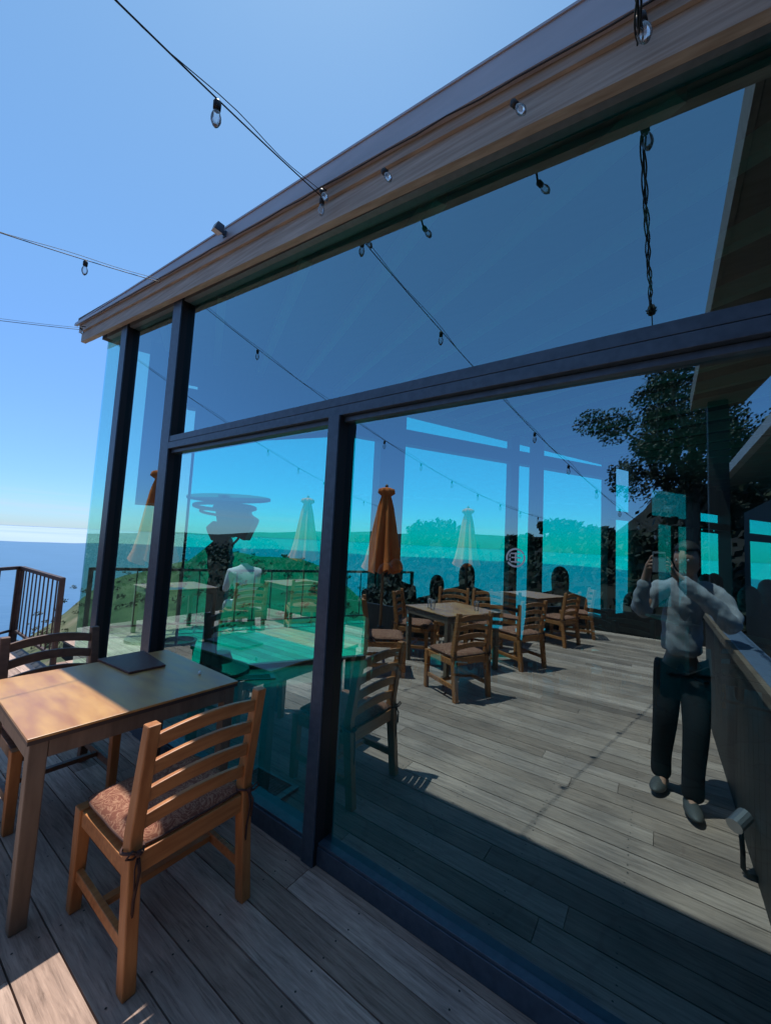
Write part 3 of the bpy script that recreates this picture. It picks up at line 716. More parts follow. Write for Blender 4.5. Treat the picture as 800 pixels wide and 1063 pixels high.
# ================================================================== RAILINGS
def railing(label, P0, P1, h, step, endpost=True, group='brown metal railings', cap=.045):
    P0, P1 = Vector(P0), Vector(P1); t = thing('railing', label, 'railing', P0, 0, group); d = P1-P0; L = d.length; u = d/L
    bm = BM(); bar(bm, Vector((0,0,h-.02)), d+Vector((0,0,h-.02)), .05, cap); link('top_rail', bm, 'rail', t)
    bm = BM(); bar(bm, Vector((0,0,.10)), d+Vector((0,0,.10)), .03, .03); link('bottom_rail', bm, 'rail', t)
    k = 1
    while k*step < L-.03 and k < 60:
        q = u*(k*step); bm = BM(); bar(bm, q+Vector((0,0,.116)), q+Vector((0,0,h-.045)), .014, .014, upv=(1,0,0)); link('baluster', bm, 'rail', t); k += 1
    for q in ([Vector(), d] if endpost else [d]):
        bm = BM(); bar(bm, q+Vector((0,0,-.25)), q+Vector((0,0,h-.0)), .05, .05, upv=(1,0,0)); link('post', bm, 'rail', t)
    return t
railing('short brown railing ending in a post beside the glass corner', (-5.72,.06,0), (-7.47,.085,0), 1.0, .17)
railing('brown railing with wide spaced bars running out of the left edge', (-7.50,.06,0), (-6.95,-.62,0), 1.0, .30)
railing('long brown railing seen through the glass above the sea slope', (-7.05,.78,0), (-4.45,5.9,0), 1.0, .30)

# right hand parapet (seen mirrored, beside the photographer)
t = thing('parapet', 'dark plank parapet with glossy handrail beside the photographer', 'parapet', (.40,-.3,0))
bm = BM(); 
for k in range(25):
    y0 = -.02-k*.14; box(bm, .0, .035, y0-.136, y0, .0, 1.0)
link('plank_panel', bm, 'plank', t)
bm = BM(); box(bm, -.022, .004, -3.55, .0, .985, 1.045); link('rail_trim', bm, 'railwood', t)
bm = BM(); box(bm, .0045, .13, -3.55, .0, 1.003, 1.050); link('handrail', bm, 'railcap', t, bevel=.006)
t = thing('path_light', 'small grey spotlight on a bent black tube at the foot of the parapet', 'lamp', (.345,-1.25,0))
bm = BM(); tube(bm, [(.055,.0,.02),(.02,.0,.015),(0,0,.04),(0,0,.12),(-.005,-.02,.24)], .011, 8); link('bent_tube', bm, 'black', t, smooth=True)
bm = BM(); tube(bm, [(.02,-.055,.275),(-.035,.035,.245)], [.036,.036], 14); link('lamp_head', bm, 'steel', t)

# timber roof beam and posts over the right hand side (seen mirrored)
def V3(x, y, Y): return at(x, y, 1, Y)       # a point seen in the mirror at virtual depth Y
t = thing('porch_roof', 'dark timber porch roof beam overhead with its post at the end', 'roof')
zb = 3.45; a = V3(720,424,4.4); b_ = V3(760,423,4.4); zb = a.z
xa0 = a.x; 
near_l = at(780,70,2,zb); 
bm = BM(); hexa(bm, [(xa0,-4.45,zb),(b_.x+.1,-4.45,zb),(b_.x+.6,-.25,zb),(xa0-.02,-.25,zb),(xa0,-4.45,zb+.16),(b_.x+.1,-4.45,zb+.16),(b_.x+.6,-.25,zb+.16),(xa0-.02,-.25,zb+.16)])
link('soffit_board', bm, 'soffit', t)
bm = BM(); hexa(bm, [(xa0-.03,-4.48,zb-.01),(xa0-.003,-4.48,zb-.01),(xa0-.023,-.25,zb-.01),(xa0-.05,-.25,zb-.01),(xa0-.03,-4.48,zb+.2),(xa0-.003,-4.48,zb+.2),(xa0-.023,-.25,zb+.2),(xa0-.05,-.25,zb+.2)]); link('fascia', bm, 'soffit', t)
cpt = V3(744,424,4.3)
bm = BM(); box(bm, cpt.x-.09, cpt.x+.09, -4.38, -4.2, 0, zb-.002); link('post', bm, 'plank', t)
# neighbouring wing with gutter
t = thing('side_wing', 'dark side building with a long sloping gutter mirrored at the right edge', 'building')
A = V3(739,510,9.5); B = V3(800,419,4.4)
bm = BM(); bar(bm, (A.x,-9.5,A.z), (B.x+.35,-2.6,B.z+.25), .10, .16); link('gutter', bm, 'fascia', t)
bm = BM(); hexa(bm, [(A.x+.05,-9.5,A.z+.02),(A.x+5,-9.5,A.z+1.4),(B.x+5.4,-2.6,B.z+1.6),(B.x+.45,-2.6,B.z+.27),(A.x+.05,-9.5,A.z+.12),(A.x+5,-9.5,A.z+1.5),(B.x+5.4,-2.6,B.z+1.7),(B.x+.45,-2.6,B.z+.37)]); link('roof', bm, 'roof', t)
bm = BM(); box(bm, A.x+.5, A.x+.65, -9.4, -3.7, -.5, 2.6); link('wall', bm, 'plank', t)

# ================================================================== TREES
def limb(bm, pts, r0_, r1_): 
    n = len(pts); tube(bm, pts, [r0_+(r1_-r0_)*i/(n-1) for i in range(n)], 8)
def tree(name, label, base, h, rad, nleaf, leaf, seed, group=None, cat='tree', clumps=9, sq=.8, m='leaf'):
    rg = random.Random(seed); t = thing(name, label, cat, base, 0, group)
    bm = BM(); top = Vector((rg.uniform(-.1,.1)*h, 0, h*.62)); limb(bm, [Vector((0,0,-.5)), Vector((.03*h,0,h*.22)), top*.75, top], h*.032, h*.012)
    cl = []
    for k in range(clumps):
        a = 2*math.pi*k/clumps + rg.uniform(-.4,.4); rr_ = rad*rg.uniform(.35,.95); z = h*rg.uniform(.48,.95)
        c = Vector((math.cos(a)*rr_, math.sin(a)*rr_, z)); cl.append(c)
        st = top*rg.uniform(.5,1.); j_ = Vector((rg.uniform(-.06,.06), rg.uniform(-.06,.06), rg.uniform(-.05,.04)))*h; limb(bm, [st, st+(c-st)*.35+j_, st+(c-st)*.7-j_*.6, c], h*.010, h*.003)
    link('trunk', bm, 'bark', t, smooth=True)
    bm = BM()
    for c in cl:
        for q in range(3):
            cc = c + Vector((rg.gauss(0,.3)*rad*.4, rg.gauss(0,.3)*rad*.4, rg.gauss(0,.25)*rad*.4))
            leaf_cloud(bm, cc, rad*rg.uniform(.22,.42), nleaf//(clumps*3), leaf, (1,1,sq), .3, rng=rg)
    link('crown', bm, m, t)
oakp = V3(700,440,13.0)
tree('oak_tree', 'spreading oak mirrored above the photographer', (oakp.x+.15,-13.0,landz(oakp.x,-13)), oakp.z+1.9-landz(oakp.x,-13), 2.0, 23000, .055, 6, clumps=17)
labs = ['round bushy tree on the slope, %s in the mirrored treeline' % s for s in ('leftmost','second from left','third from left','fourth from left','fifth from left','sixth from left','seventh from left','eighth from left','ninth from left','rightmost but one','rightmost')]
spots = [(-34,-17,5.2),(-29,-21,5.6),(-25,-24,6.4),(-19.5,-25,6.2),(-15,-26,6.0),(-11.5,-24,5.0),(-7.5,-25,4.6),(-4,-24,4.2),(-.9,-18,6.4),(3.4,-17,7.8),(8.5,-19,6.2)]
for i, (x, y_, h) in enumerate(spots):
    h *= (.42 if i in (4, 7) else .27) if x < 2 else .5
    tree('hillside_tree', labs[i], (x, y_, landz(x, y_)), h, h*1.0, 2600, .20, 40+i, 'trees on the slope behind the terrace', clumps=10, m='bush')
bm = BM(); rng = random.Random(9)
for _ in range(340):
    x = rng.uniform(-44, 12); y_ = rng.uniform(-22, -8.6); s = rng.uniform(.5, 1.2)
    leaf_cloud(bm, (x, y_, landz(x, y_)+s*.3), s, 60, .16, (1,1,.8), rng=rng)
for _ in range(150):
    x = rng.uniform(-8.5, -1.6); y_ = rng.uniform(-9, -4.9)
    if x > -3.4 + (-y_-4.3)*.625 - .5: continue
    s = rng.uniform(.35, .6); leaf_cloud(bm, (x, y_, -.1), s, 70, .09, (1,1,.8), rng=rng)
o = link('undergrowth', bm, 'bush', kind='stuff'); tag(o, 'dark undergrowth on the slope behind the terrace', 'undergrowth')

# ================================================================== STRING LIGHTS
def bulb_parts(bmS, bmG, p, d=(0,0,-1), s=.85):
    p = Vector(p); d = Vector(d).normalized()
    tube(bmS, [p, p+d*.012*s, p+d*.045*s], [.009*s,.017*s,.016*s], 10)
    q = p+d*.045*s
    prof_ = [(0.0,.010),(.014,.016),(.034,.022),(.054,.021),(.072,.013),(.082,.004)]
    tube(bmG, [q+d*a*s for a, _ in prof_], [b*s for _, b in prof_], 12)
def string_lights(label, S_, az, sl, sag, L, bulbs, twist=True, loops=()):
    t = thing('string_lights', label, 'string lights', S_, 0, 'strings of bare bulbs')
    d = Vector((math.sin(az), -math.cos(az), 0)); pts = []; p2 = []
    n = 70
    def C(tt): s = tt/7.0; return d*tt + Vector((0,0, sl*tt - 4*sag*s*(1-s)))
    for i in range(n+1):
        tt = L*i/n; c = C(tt); pts.append(c); p2.append(c + Vector((.010*math.cos(tt*9), 0, .018+.010*math.sin(tt*5)*min(1, tt))) - Vector((0,0,.0)))
    bm = BM(); tube(bm, pts, .0030, 5); tube(bm, p2, .0018, 5); link('cable', bm, 'black', t, smooth=True)
    for b in bulbs:
        c = C(b); bs, bg = BM(), BM(); bulb_parts(bs, bg, c-Vector((0,0,.004)))
        so = link('socket', bs, 'black', t, smooth=True); link('bulb', bg, 'bulb', so, smooth=True)
S1 = Vector((-1.52,-.18,3.49)); S2 = Vector((-3.389,-.18,3.666)); S3 = Vector((-5.26,-.18,3.786)); S4 = Vector((-.048,-.18,3.309))
string_lights('string of bulbs running up from the roof edge across the top left sky', S1, .267, -.238, .309, 6.6, (.0, .75, 1.4, 2.1, 2.8, 3.5, 4.2, 4.9, 5.6, 6.2))
string_lights('middle string of bulbs reaching the roof edge from the left', S2, .221, -.203, .324, 6.8, (.55, 1.55, 2.3, 3.0, 3.7, 4.4, 5.1, 5.8, 6.5))
string_lights('lowest string of bulbs tied to the tip of the roof', S3, -.108, -.185, .243, 6.8, (.9, 1.7, 2.5, 3.3, 4.1, 4.9, 5.7, 6.4))
# twisted bundle over the camera
t = thing('cable_bundle', 'knotted black cable bundle mirrored hanging in the upper pane', 'cable', S4)
bm = BM()
def C4(tt): return Vector((.012*tt, -tt, -.06*tt - .02*math.sin(tt)))
for ph, rr_, L_ in ((0,.011,1.25),(2.1,.010,1.15),(4.2,.009,1.2)):
    tube(bm, [C4(L_*i/60)+Vector((rr_*math.cos(ph+i*.32), 0, rr_*math.sin(ph+i*.32)-.03*math.sin(math.pi*i/60))) for i in range(61)], .0034, 5)
tube(bm, [C4(6*i/40) for i in range(41)], .0038, 5)
link('cable', bm, 'black', t, smooth=True)
bm = BM(); leaf_cloud(bm, C4(1.22), .03, 40, .012); tube(bm, [C4(1.18), C4(1.25)], [.02,.024], 8); link('knot', bm, 'black', t)
# bulbs under the roof edge
for (x, y_, lab) in ((397,176,'bare bulb under the roof edge, second from the left'), (531,105,'bare bulb under the roof edge, third from the left'), (333,197,'bare bulb at the roof edge where the upper string is tied'), (664,14,'large clear bulb in a black socket under the near roof edge'), (84,340,'bare bulb at the tip of the roof')):
    p = at(x, y_, 1, -.20 if x != 84 else -.19); t = thing('hanging_bulb', lab, 'light bulb', p, 0, 'bulbs along the roof edge')
    bs, bg = BM(), BM(); bulb_parts(bs, bg, (0,0,0), (.15,-.05,-1) if x > 600 else (.5,.0,-.8), 1.0 if x > 600 else .8)
    tube(bs, [(0,0,0),(0,.015,.02),(0,.04,.03)], .005, 6)
    so = link('socket', bs, 'black', t, smooth=True); link('bulb', bg, 'bulb', t, smooth=True)
bm = BM(); n = 60; tube(bm, [Vector((S3.x+.02+(4.0-S3.x)*i/n, YM-.025, mb(S3.x+(4.0-S3.x)*i/n)-.03-.012*abs(math.sin(i*1.3)))) for i in range(n+1)], .0035, 5)
o = link('eave_cable', bm, 'black', smooth=True); tag(o, 'thin black cable clipped along the roof edge', 'cable')
p = at(230,240,1,YM-.03)
t = thing('floodlight', 'small grey floodlight fixed on top of the roof edge', 'light', p); t.scale = (.62,.62,.62)
bm = BM(); hexa(bm, [(-.06,-.09,-.03),(.045,-.11,-.045),(.045,.0,-.045),(-.06,.0,-.03),(-.045,-.07,.055),(.06,-.08,.045),(.06,.0,.045),(-.045,.0,.055)]); link('housing', bm, 'frame', t, bevel=.006)
bm = BM(); box(bm, -.015, .015, -.0, .05, -.02, .02); box(bm, -.02,.02,.03,.05,-.05,.03); link('bracket', bm, 'frame', t)
bm = BM(); hexa(bm, [(-.05,-.095,-.037),(.036,-.112,-.05),(.036,-.01,-.05),(-.05,-.01,-.037),(-.05,-.095,-.033),(.036,-.112,-.046),(.036,-.01,-.046),(-.05,-.01,-.033)]); link('lens', bm, 'plate', t)

# ================================================================== SCULPTURE inside
sb = at(228,697,2,0); sb = Vector((sb.x, sb.y, 0))
t = thing('sculpture', 'dark standing sculpture with a flat disc and rings on top', 'sculpture', sb)
dist = (sb-CAM).dot(fw)
def SP(x, y):      # point on the vertical plane through the base, facing the window
    d = ray(x, y); n_ = Vector((.6,-.8,0)); tt = (sb-CAM).dot(n_)/d.dot(n_); return CAM+d*tt-sb
bm = BM()
nS = Vector((.6,-.8,0))
def slabpoly(name, pts, th, m='dark'):
    bm = BM(); q = [SP(180+x/4.444, 480+y/4.444) for x, y in pts]
    a = [bm.verts.new(p - nS*th/2) for p in q]; b = [bm.verts.new(p + nS*th/2) for p in q]
    bm.faces.new(a); bm.faces.new(b[::-1]); n = len(q)
    for i in range(n): bm.faces.new((a[i], b[i], b[(i+1)%n], a[(i+1)%n]))
    bmesh.ops.recalc_face_normals(bm, faces=bm.faces); bmesh.ops.triangulate(bm, faces=[f for f in bm.faces if len(f.verts) > 4])
    return link(name, bm, m, t, bevel=.015)
slabpoly('body', [(208,190),(212,250),(215,270),(222,320),(240,345),(262,348),(285,338),(320,352),(340,362),(380,280),(385,262),(352,240),(342,205)], .24)
slabpoly('lobe', [(160,300),(195,270),(216,280),(219,322),(237,348),(210,362),(185,362),(165,320)], .16)
slabpoly('trunk', [(155,395),(180,375),(205,352),(230,338),(262,350),(270,385),(262,402),(272,440),(262,470),(266,490),(242,520),(250,560),(240,640),(215,690),(198,760),(180,960),(128,960),(150,760),(160,640),(165,560),(175,520),(165,470),(168,430)], .17)
slabpoly('arm', [(268,378),(300,345),(304,352),(270,390)], .04)
def ell(bm, x0, x1, y, wy, tube_r, n=36, fill=False):
    a, b = SP(x0, y), SP(x1, y+6); c = (a+b)/2; hx = (b-a)/2; perp = Vector((-hx.y, hx.x, 0)).normalized()*hx.length*.75 + Vector((0,0,hx.length*.16))
    pts = [c + hx*math.cos(2*math.pi*k/n) + perp*math.sin(2*math.pi*k/n) for k in range(n+1)]
    if fill:
        lo = [bm.verts.new(p+Vector((0,0,-.012))) for p in pts[:-1]]; hi = [bm.verts.new(p+Vector((0,0,.012))) for p in pts[:-1]]
        bm.faces.new(lo[::-1]); bm.faces.new(hi)
        for k in range(n): bm.faces.new((lo[k], lo[(k+1)%n], hi[(k+1)%n], hi[k]))
    else: tube(bm, pts, tube_r, 8)
bm = BM(); ell(bm, 196, 280, 514, 0, .01, fill=True); link('disc', bm, 'dark', t)
bm = BM(); ell(bm, 203, 264, 523, 0, .022); link('ring', bm, 'dark', t, smooth=True)
bm = BM(); tube(bm, [SP(232,530), SP(233,514)], [.14,.07], 10); ell(bm, 209, 250, 529, 0, .016); link('collar', bm, 'dark', t, smooth=True)
bm = BM(); tube(bm, [SP(231,640)+Vector((0,-.1,0)), SP(232,670)+Vector((0,-.1,0)), SP(233,700)+Vector((0,-.1,-.0))], .012, 6); link('cord', bm, 'black', t, smooth=True)
bm = BM(); lathe(bm, [(.34,0),(.33,.04),(.14,.12),(.10,.22)], 18); link('base', bm, 'dark', t)

# ================================================================== PEOPLE
def skin_mesh(name, verts, edges, mat_, parent=None, sub=2, root=0, rz=0):
    me = bpy.data.meshes.new(name); me.from_pydata([v[0] for v in verts], edges, []); me.update()
    o = bpy.data.objects.new(name, me); COL.objects.link(o)
    md = o.modifiers.new('skin', 'SKIN'); md.use_smooth_shade = True
    for i, v in enumerate(verts):
        r_ = v[1]; me.skin_vertices[0].data[i].radius = r_ if isinstance(r_, tuple) else (r_, r_); me.skin_vertices[0].data[i].use_root = (i == root)
    s = o.modifiers.new('sub', 'SUBSURF'); s.levels = sub; s.render_levels = sub
    dg = bpy.context.evaluated_depsgraph_get(); me2 = bpy.data.meshes.new_from_object(o.evaluated_get(dg)); o.modifiers.clear(); o.data = me2
    me2.materials.clear(); me2.materials.append(M[mat_]); me2.polygons.foreach_set('use_smooth', [True]*len(me2.polygons))
    if parent: o.parent = parent
    return o
def head_mesh(bm, c, yaw, s=1., pitch=0):
    """a head with brow, nose, mouth, chin and ears, facing +Y before rotation"""
    rm = Matrix.Translation(Vector(c)) @ Matrix.Rotation(yaw, 4, 'Z') @ Matrix.Rotation(pitch, 4, 'X')
    nv = len(bm.verts); bmesh.ops.create_uvsphere(bm, u_segments=28, v_segments=22, radius=1.0)
    bm.verts.ensure_lookup_table()
    def g(x, a, w): return math.exp(-((x-a)/w)**2)
    for v in bm.verts[nv:]:
        x, y_, z = v.co
        fx = .076*(1-.16*max(0,-z)**1.2); fy = .098; fz = .118
        px, py, pz = x*fx, y_*fy, z*fz
        if y_ > 0:
            py *= 1-.08*max(0, z); f = y_
            py += .024*g(x,0,.17)*g(z,-.16,.20)*f          # nose
            py += .007*g(x,0,.8)*g(z,.20,.12)*f            # brow
            py -= .010*(g(x,.40,.20)+g(x,-.40,.20))*g(z,.05,.13)*f   # eye sockets
            py += .007*g(x,0,.32)*g(z,-.47,.07)*f + .006*g(x,0,.30)*g(z,-.60,.06)*f - .004*g(x,0,.3)*g(z,-.535,.03)*f
            py += .012*g(x,0,.35)*g(z,-.85,.16)*f          # chin
        if z < -.3 and y_ < 0: py *= 1-.35*(-z-.3)
        v.co = rm @ (Vector((px, py, pz))*s)
    for sx in (-1, 1):
        er = bmesh.ops.create_icosphere(bm, subdivisions=2, radius=1.)
        for v in er['verts']: v.co = rm @ (Vector((sx*.076+v.co.x*.009, -.004+v.co.y*.018, -.01+v.co.z*.030))*s)
    return rm
# ---- photographer
ph = thing('person', 'person in grey sweatshirt and black trousers holding up a phone, mirrored in the glass', 'person', (0,0,0))
HC = Vector((.165,-1.80,1.585))
# body: one continuous skin with hands
V_ = []; E_ = []
def addv(p, r_, link_to=None):
    V_.append((Vector(p), r_)); i = len(V_)-1
    if link_to is not None: E_.append((link_to, i))
    return i
pel = addv((.125,-1.905,.95), (.085,.06)); bel = addv((.130,-1.905,1.10), (.10,.075), pel); chs = addv((.145,-1.895,1.27), (.14,.10), bel); nb = addv((.16,-1.88,1.395), (.07,.06), chs)
nk = addv((.163,-1.85,1.46), .052, nb); addv((.165,-1.825,1.53), .055, nk)
# right of frame arm (+X), elbow propped on the handrail
s1 = addv((.315,-1.89,1.365), .056, nb); e1 = addv((.385,-1.70,1.16), .043, s1); m1 = addv((.26,-1.665,1.33), .036, e1); w1_ = addv((.085,-1.635,1.485), .026, m1)
# left of frame arm (-X)
s2 = addv((-.005,-1.875,1.365), .056, nb); e2 = addv((-.115,-1.74,1.19), .042, s2); m2 = addv((-.10,-1.69,1.33), .036, e2); w2_ = addv((-.065,-1.645,1.49), .026, m2)
# hands: palm chains and five fingers each
def hand(w, pm, kn, fing, thumb):
    a = addv(pm, (.030,.017), w); b = addv(kn, (.033,.014), a)
    for pts in fing:
        last = b
        for k, p in enumerate(pts): last = addv(p, (.0092,.0088,.0078,.007)[min(k,3)], last)
    last = a
    for k, p in enumerate(thumb): last = addv(p, (.011,.0095,.008)[min(k,2)], last)
# +X hand: wraps the right long edge of the phone
hand(w1_, (.072,-1.625,1.515), (.060,-1.622,1.545),
     [[(.058,-1.612,1.570),(.048,-1.602,1.590),(.036,-1.604,1.600)], [(.060,-1.610,1.552),(.050,-1.598,1.562),(.032,-1.598,1.566)],
      [(.062,-1.610,1.534),(.052,-1.598,1.538),(.034,-1.598,1.540)], [(.064,-1.612,1.516),(.054,-1.600,1.516),(.040,-1.600,1.516)]],
     [(.060,-1.634,1.505),(.040,-1.630,1.520),(.024,-1.624,1.532)])
hand(w2_, (-.060,-1.635,1.520), (-.052,-1.628,1.548),
     [[(-.050,-1.616,1.575),(-.040,-1.604,1.596),(-.024,-1.604,1.606)], [(-.053,-1.612,1.556),(-.044,-1.599,1.566),(-.026,-1.598,1.570)],
      [(-.056,-1.612,1.538),(-.046,-1.599,1.542),(-.028,-1.598,1.544)], [(-.058,-1.614,1.520),(-.048,-1.602,1.519),(-.034,-1.601,1.519)]],
     [(-.050,-1.642,1.512),(-.032,-1.634,1.524),(-.016,-1.624,1.534)])
for sx, fx_, fy_ in ((1,.165,-1.60),(-1,.0,-1.80)):
    hp = addv((.125+sx*.070,-1.90,.84), .052, pel); kn_ = addv(((.125+sx*.08+fx_)/2+.01, (-1.90+fy_)/2+.06, .49), .052, hp); an = addv((fx_+.01, fy_-.07,.085), .034, kn_); addv((fx_-.01*sx, fy_+.06,.035), (.036,.026), an)
body = skin_mesh('body', V_, E_, 'skin', ph, 2, 0)
bm = BM(); HM = head_mesh(bm, HC, R(24), 1.0, R(-6)); 
hd = bpy.data.meshes.new('h'); bm.to_mesh(hd); bm.free(); ho = bpy.data.objects.new('tmp_head', hd)
bmj = BM(); bmj.from_mesh(body.data); bmj.from_mesh(hd); bmj.to_mesh(body.data); bmj.free(); body.data.polygons.foreach_set('use_smooth', [True]*len(body.data.polygons)); bpy.data.objects.remove(ho)
# hair cap
bm = BM(); bmesh.ops.create_uvsphere(bm, u_segments=26, v_segments=18, radius=1.)
kill = []
for v in bm.verts:
    x, y_, z = v.co
    if z < (-.15 if y_ < .15 else .30+.28*max(0, y_-.15)) - (.35 if y_ < -.2 else 0): kill.append(v)
    v.co = HM @ Vector((x*.088, y_*.110-.006, z*.131+.006+.003*noise.noise(Vector((x*9,y_*9,z*9)))))
bmesh.ops.delete(bm, geom=kill, context='VERTS'); bmesh.ops.solidify(bm, geom=bm.faces[:], thickness=.006)
link('hair', bm, 'hair', ph, smooth=True)
for sx in (-1, 1):
    bm = BM(); bmesh.ops.create_uvsphere(bm, u_segments=10, v_segments=8, radius=.0115, matrix=HM @ Matrix.Translation((sx*.031,.076,.006))); link('eye', bm, 'plate', ph, smooth=True)
# sweatshirt: torso and sleeves as one surface
V_ = []; E_ = []
t0_ = addv((.125,-1.905,.905), (.190,.145)); t1_ = addv((.128,-1.905,1.02), (.165,.125), t0_); t2_ = addv((.135,-1.90,1.16), (.165,.125), t1_); t3_ = addv((.150,-1.89,1.30), (.165,.12), t2_); t4_ = addv((.16,-1.875,1.40), (.09,.08), t3_); addv((.163,-1.858,1.445), (.070,.066), t4_)
a1 = addv((.32,-1.89,1.36), .078, t4_); a2 = addv((.375,-1.80,1.24), .075, a1); a3 = addv((.385,-1.70,1.165), .070, a2); a4 = addv((.32,-1.67,1.26), .066, a3); a5 = addv((.20,-1.655,1.38), .056, a4); addv((.115,-1.64,1.455), .042, a5)
b1 = addv((-.01,-1.875,1.36), .078, t4_); b2 = addv((-.08,-1.81,1.26), .070, b1); b3 = addv((-.12,-1.74,1.18), .066, b2); b4 = addv((-.11,-1.70,1.28), .058, b3); addv((-.078,-1.66,1.44), .040, b4)
sw = skin_mesh('sweatshirt', V_, E_, 'sweat', ph, 3, 0)
rgv = 0
for v in sw.data.vertices:      # cloth folds
    c = v.co; f = noise.noise(Vector((c.x*16, c.y*16, c.z*9)))*.018 + noise.noise(Vector((c.x*40+3, c.y*30, c.z*26)))*.005 + .006*math.sin(c.z*70+c.x*38)*noise.noise(Vector((c.x*7,c.y*7,c.z*7)))
    v.co = c + v.normal*f
V_ = []; E_ = []
p0 = addv((.125,-1.905,.93), (.135,.105))
for sx, fx_, fy_ in ((1,.165,-1.60),(-1,.0,-1.80)):
    h_ = addv((.125+sx*.075,-1.90,.82), (.100,.100), p0); k1 = addv(((.125+sx*.08+fx_)/2+.01, (-1.90+fy_)/2+.055, .49), .078, h_); k2 = addv((fx_+.008, fy_-.06, .22), .064, k1); addv((fx_+.006, fy_-.05, .055), .066, k2)
skin_mesh('trousers', V_, E_, 'pants', ph, 3, 0)
for fx_, fy_, rz_ in ((.165,-1.60,R(-8)),(.0,-1.80,R(14))):
    bm = BM(); bmesh.ops.create_uvsphere(bm, u_segments=20, v_segments=14, radius=1.)
    for v in bm.verts:
        x, y_, z = v.co; w = .048*(1+.12*y_) if y_ > 0 else .042
        px, py = x*w, y_*.138; pz = .038 + z*(.045 if y_ < 0 else .045-.017*y_)
        if z < -.2: pz = max(pz, .004)
        v.co = Matrix.Rotation(rz_,4,'Z') @ Vector((px, py, max(pz, .003))) + Vector((fx_, fy_, .004))
    link('shoe', bm, 'shoe', ph, smooth=True)
bm = BM(); box(bm, -.036, .038, -1.600, -1.5905, 1.490, 1.630); o = link('phone', bm, 'case', bevel=.003); bm = BM(); box(bm, -.030, .032, -1.5902, -1.5892, 1.598, 1.618); link('camera_bar', bm, 'screen', o); o.location.y = -.07; ph.location.y = -.07; tag(o, 'dark phone held up by the photographer', 'phone')

def seated(label, x, y, yaw, cloth='cloth1', s=1., cat='person', lean=.05, hairlong=True, zoff=0):
    t = thing('person', label, cat, (x, y, zoff), yaw)
    V2 = [(Vector((0,0,.50)), (.17,.14)), (Vector((0,.01,.68)), (.15,.115)), (Vector((0,lean*.6,.90)), (.21,.14)), (Vector((0,lean,1.07)), (.15,.11)), (Vector((0,lean+.01,1.13)), .06), (Vector((0,lean+.03,1.18)), .055),
          (Vector((.20,lean,1.02)), .095), (Vector((.25,lean+.08,.76)), .05), (Vector((.17,lean+.30,.74)), .038), (Vector((.14,lean+.38,.76)), .026),
          (Vector((-.20,lean,1.02)), .095), (Vector((-.25,lean+.08,.76)), .05), (Vector((-.17,lean+.30,.74)), .038), (Vector((-.14,lean+.38,.76)), .026),
          (Vector((.10,.10,.52)), .09), (Vector((.12,.45,.52)), .065), (Vector((.12,.47,.1)), .045), (Vector((.12,.56,.04)), .04),
          (Vector((-.10,.10,.52)), .09), (Vector((-.12,.45,.52)), .065), (Vector((-.12,.47,.1)), .045), (Vector((-.12,.56,.04)), .04)]
    E2 = [(0,1),(1,2),(2,3),(3,4),(4,5),(3,6),(6,7),(7,8),(8,9),(3,10),(10,11),(11,12),(12,13),(0,14),(14,15),(15,16),(16,17),(0,18),(18,19),(19,20),(20,21)]
    V2 = [(p*s, tuple(q*s for q in r_) if isinstance(r_, tuple) else r_*s) for p, r_ in V2]
    b = skin_mesh('clothed_body', V2, E2, cloth, t, 2, 0)
    bm = BM(); hm = head_mesh(bm, Vector((0,lean+.05,1.27))*s, 0, s); hd_ = link('head', bm, 'skin', t, smooth=True)
    bm = BM(); bmesh.ops.create_uvsphere(bm, u_segments=20, v_segments=14, radius=1.); kill = []
    for v in bm.verts:
        x_, y_, z_ = v.co
        if y_ > .25 and z_ < .45: kill.append(v)
        v.co = hm @ Vector((x_*(.094+(.012*min(1,-z_*1.5) if z_ < 0 and hairlong else 0)), y_*.116-.012-(.03*-z_ if z_ < 0 and hairlong else 0), z_*.130+.006 - (.15*(-z_) if z_ < 0 and hairlong else 0)))
    bmesh.ops.delete(bm, geom=kill, context='VERTS'); link('hair', bm, 'hair', t, smooth=True)
    return t
def dirto(x, r_):      # position on the ray through column x, r_ metres away on the floor
    d = ray(x, 570); h = Vector((d.x, d.y, 0)).normalized(); return CAM.x+h.x*r_, CAM.y+h.y*r_
for x, r_, yaw, cl, s, lab in ((486,4.75,R(28),'cloth1',1.0,'guest with long dark hair seated inside, seen from behind right of the pale umbrella'),
        (452,5.0,R(20),'cloth1',.95,'guest in dark jacket bending low beside the long haired guest'),
        (411,4.9,R(30),'cloth2',1.0,'guest in striped shawl seated inside at the orange umbrella'),
        (398,4.5,R(10),'cloth1',.97,'guest in dark clothes seated left of the one in the striped shawl'),
        (583,4.9,R(20),'cloth1',1.02,'guest alone by the window right of the emblem post'),
        (655,5.6,R(-5),'cloth2',.80,'hunched guest in a dark shawl left of the photographer'),
        (733,6.6,R(0),'cloth1',1.0,'guest with dark hair just behind the photographer shoulder'),
        (743,7.2,R(10),'cloth1',1.0,'guest farther back beside the black interior column'),
        (776,5.6,R(-10),'cloth1',.95,'guest seated inside right of the black column'),
        (798,6.2,R(0),'cloth1',1.0,'guest seated inside at the right edge')):
    px_, py_ = dirto(x, r_); seated(lab, px_, py_, yaw, cl, s, lean=.05 if x != 452 else .26, zoff=-.13 if x == 452 else 0)
seated('guest in a white shirt leaning on a terrace table, mirrored at the left', -5.24, -2.25, math.atan2(.97, -.2), 'white', 1.0, lean=.14, hairlong=False)
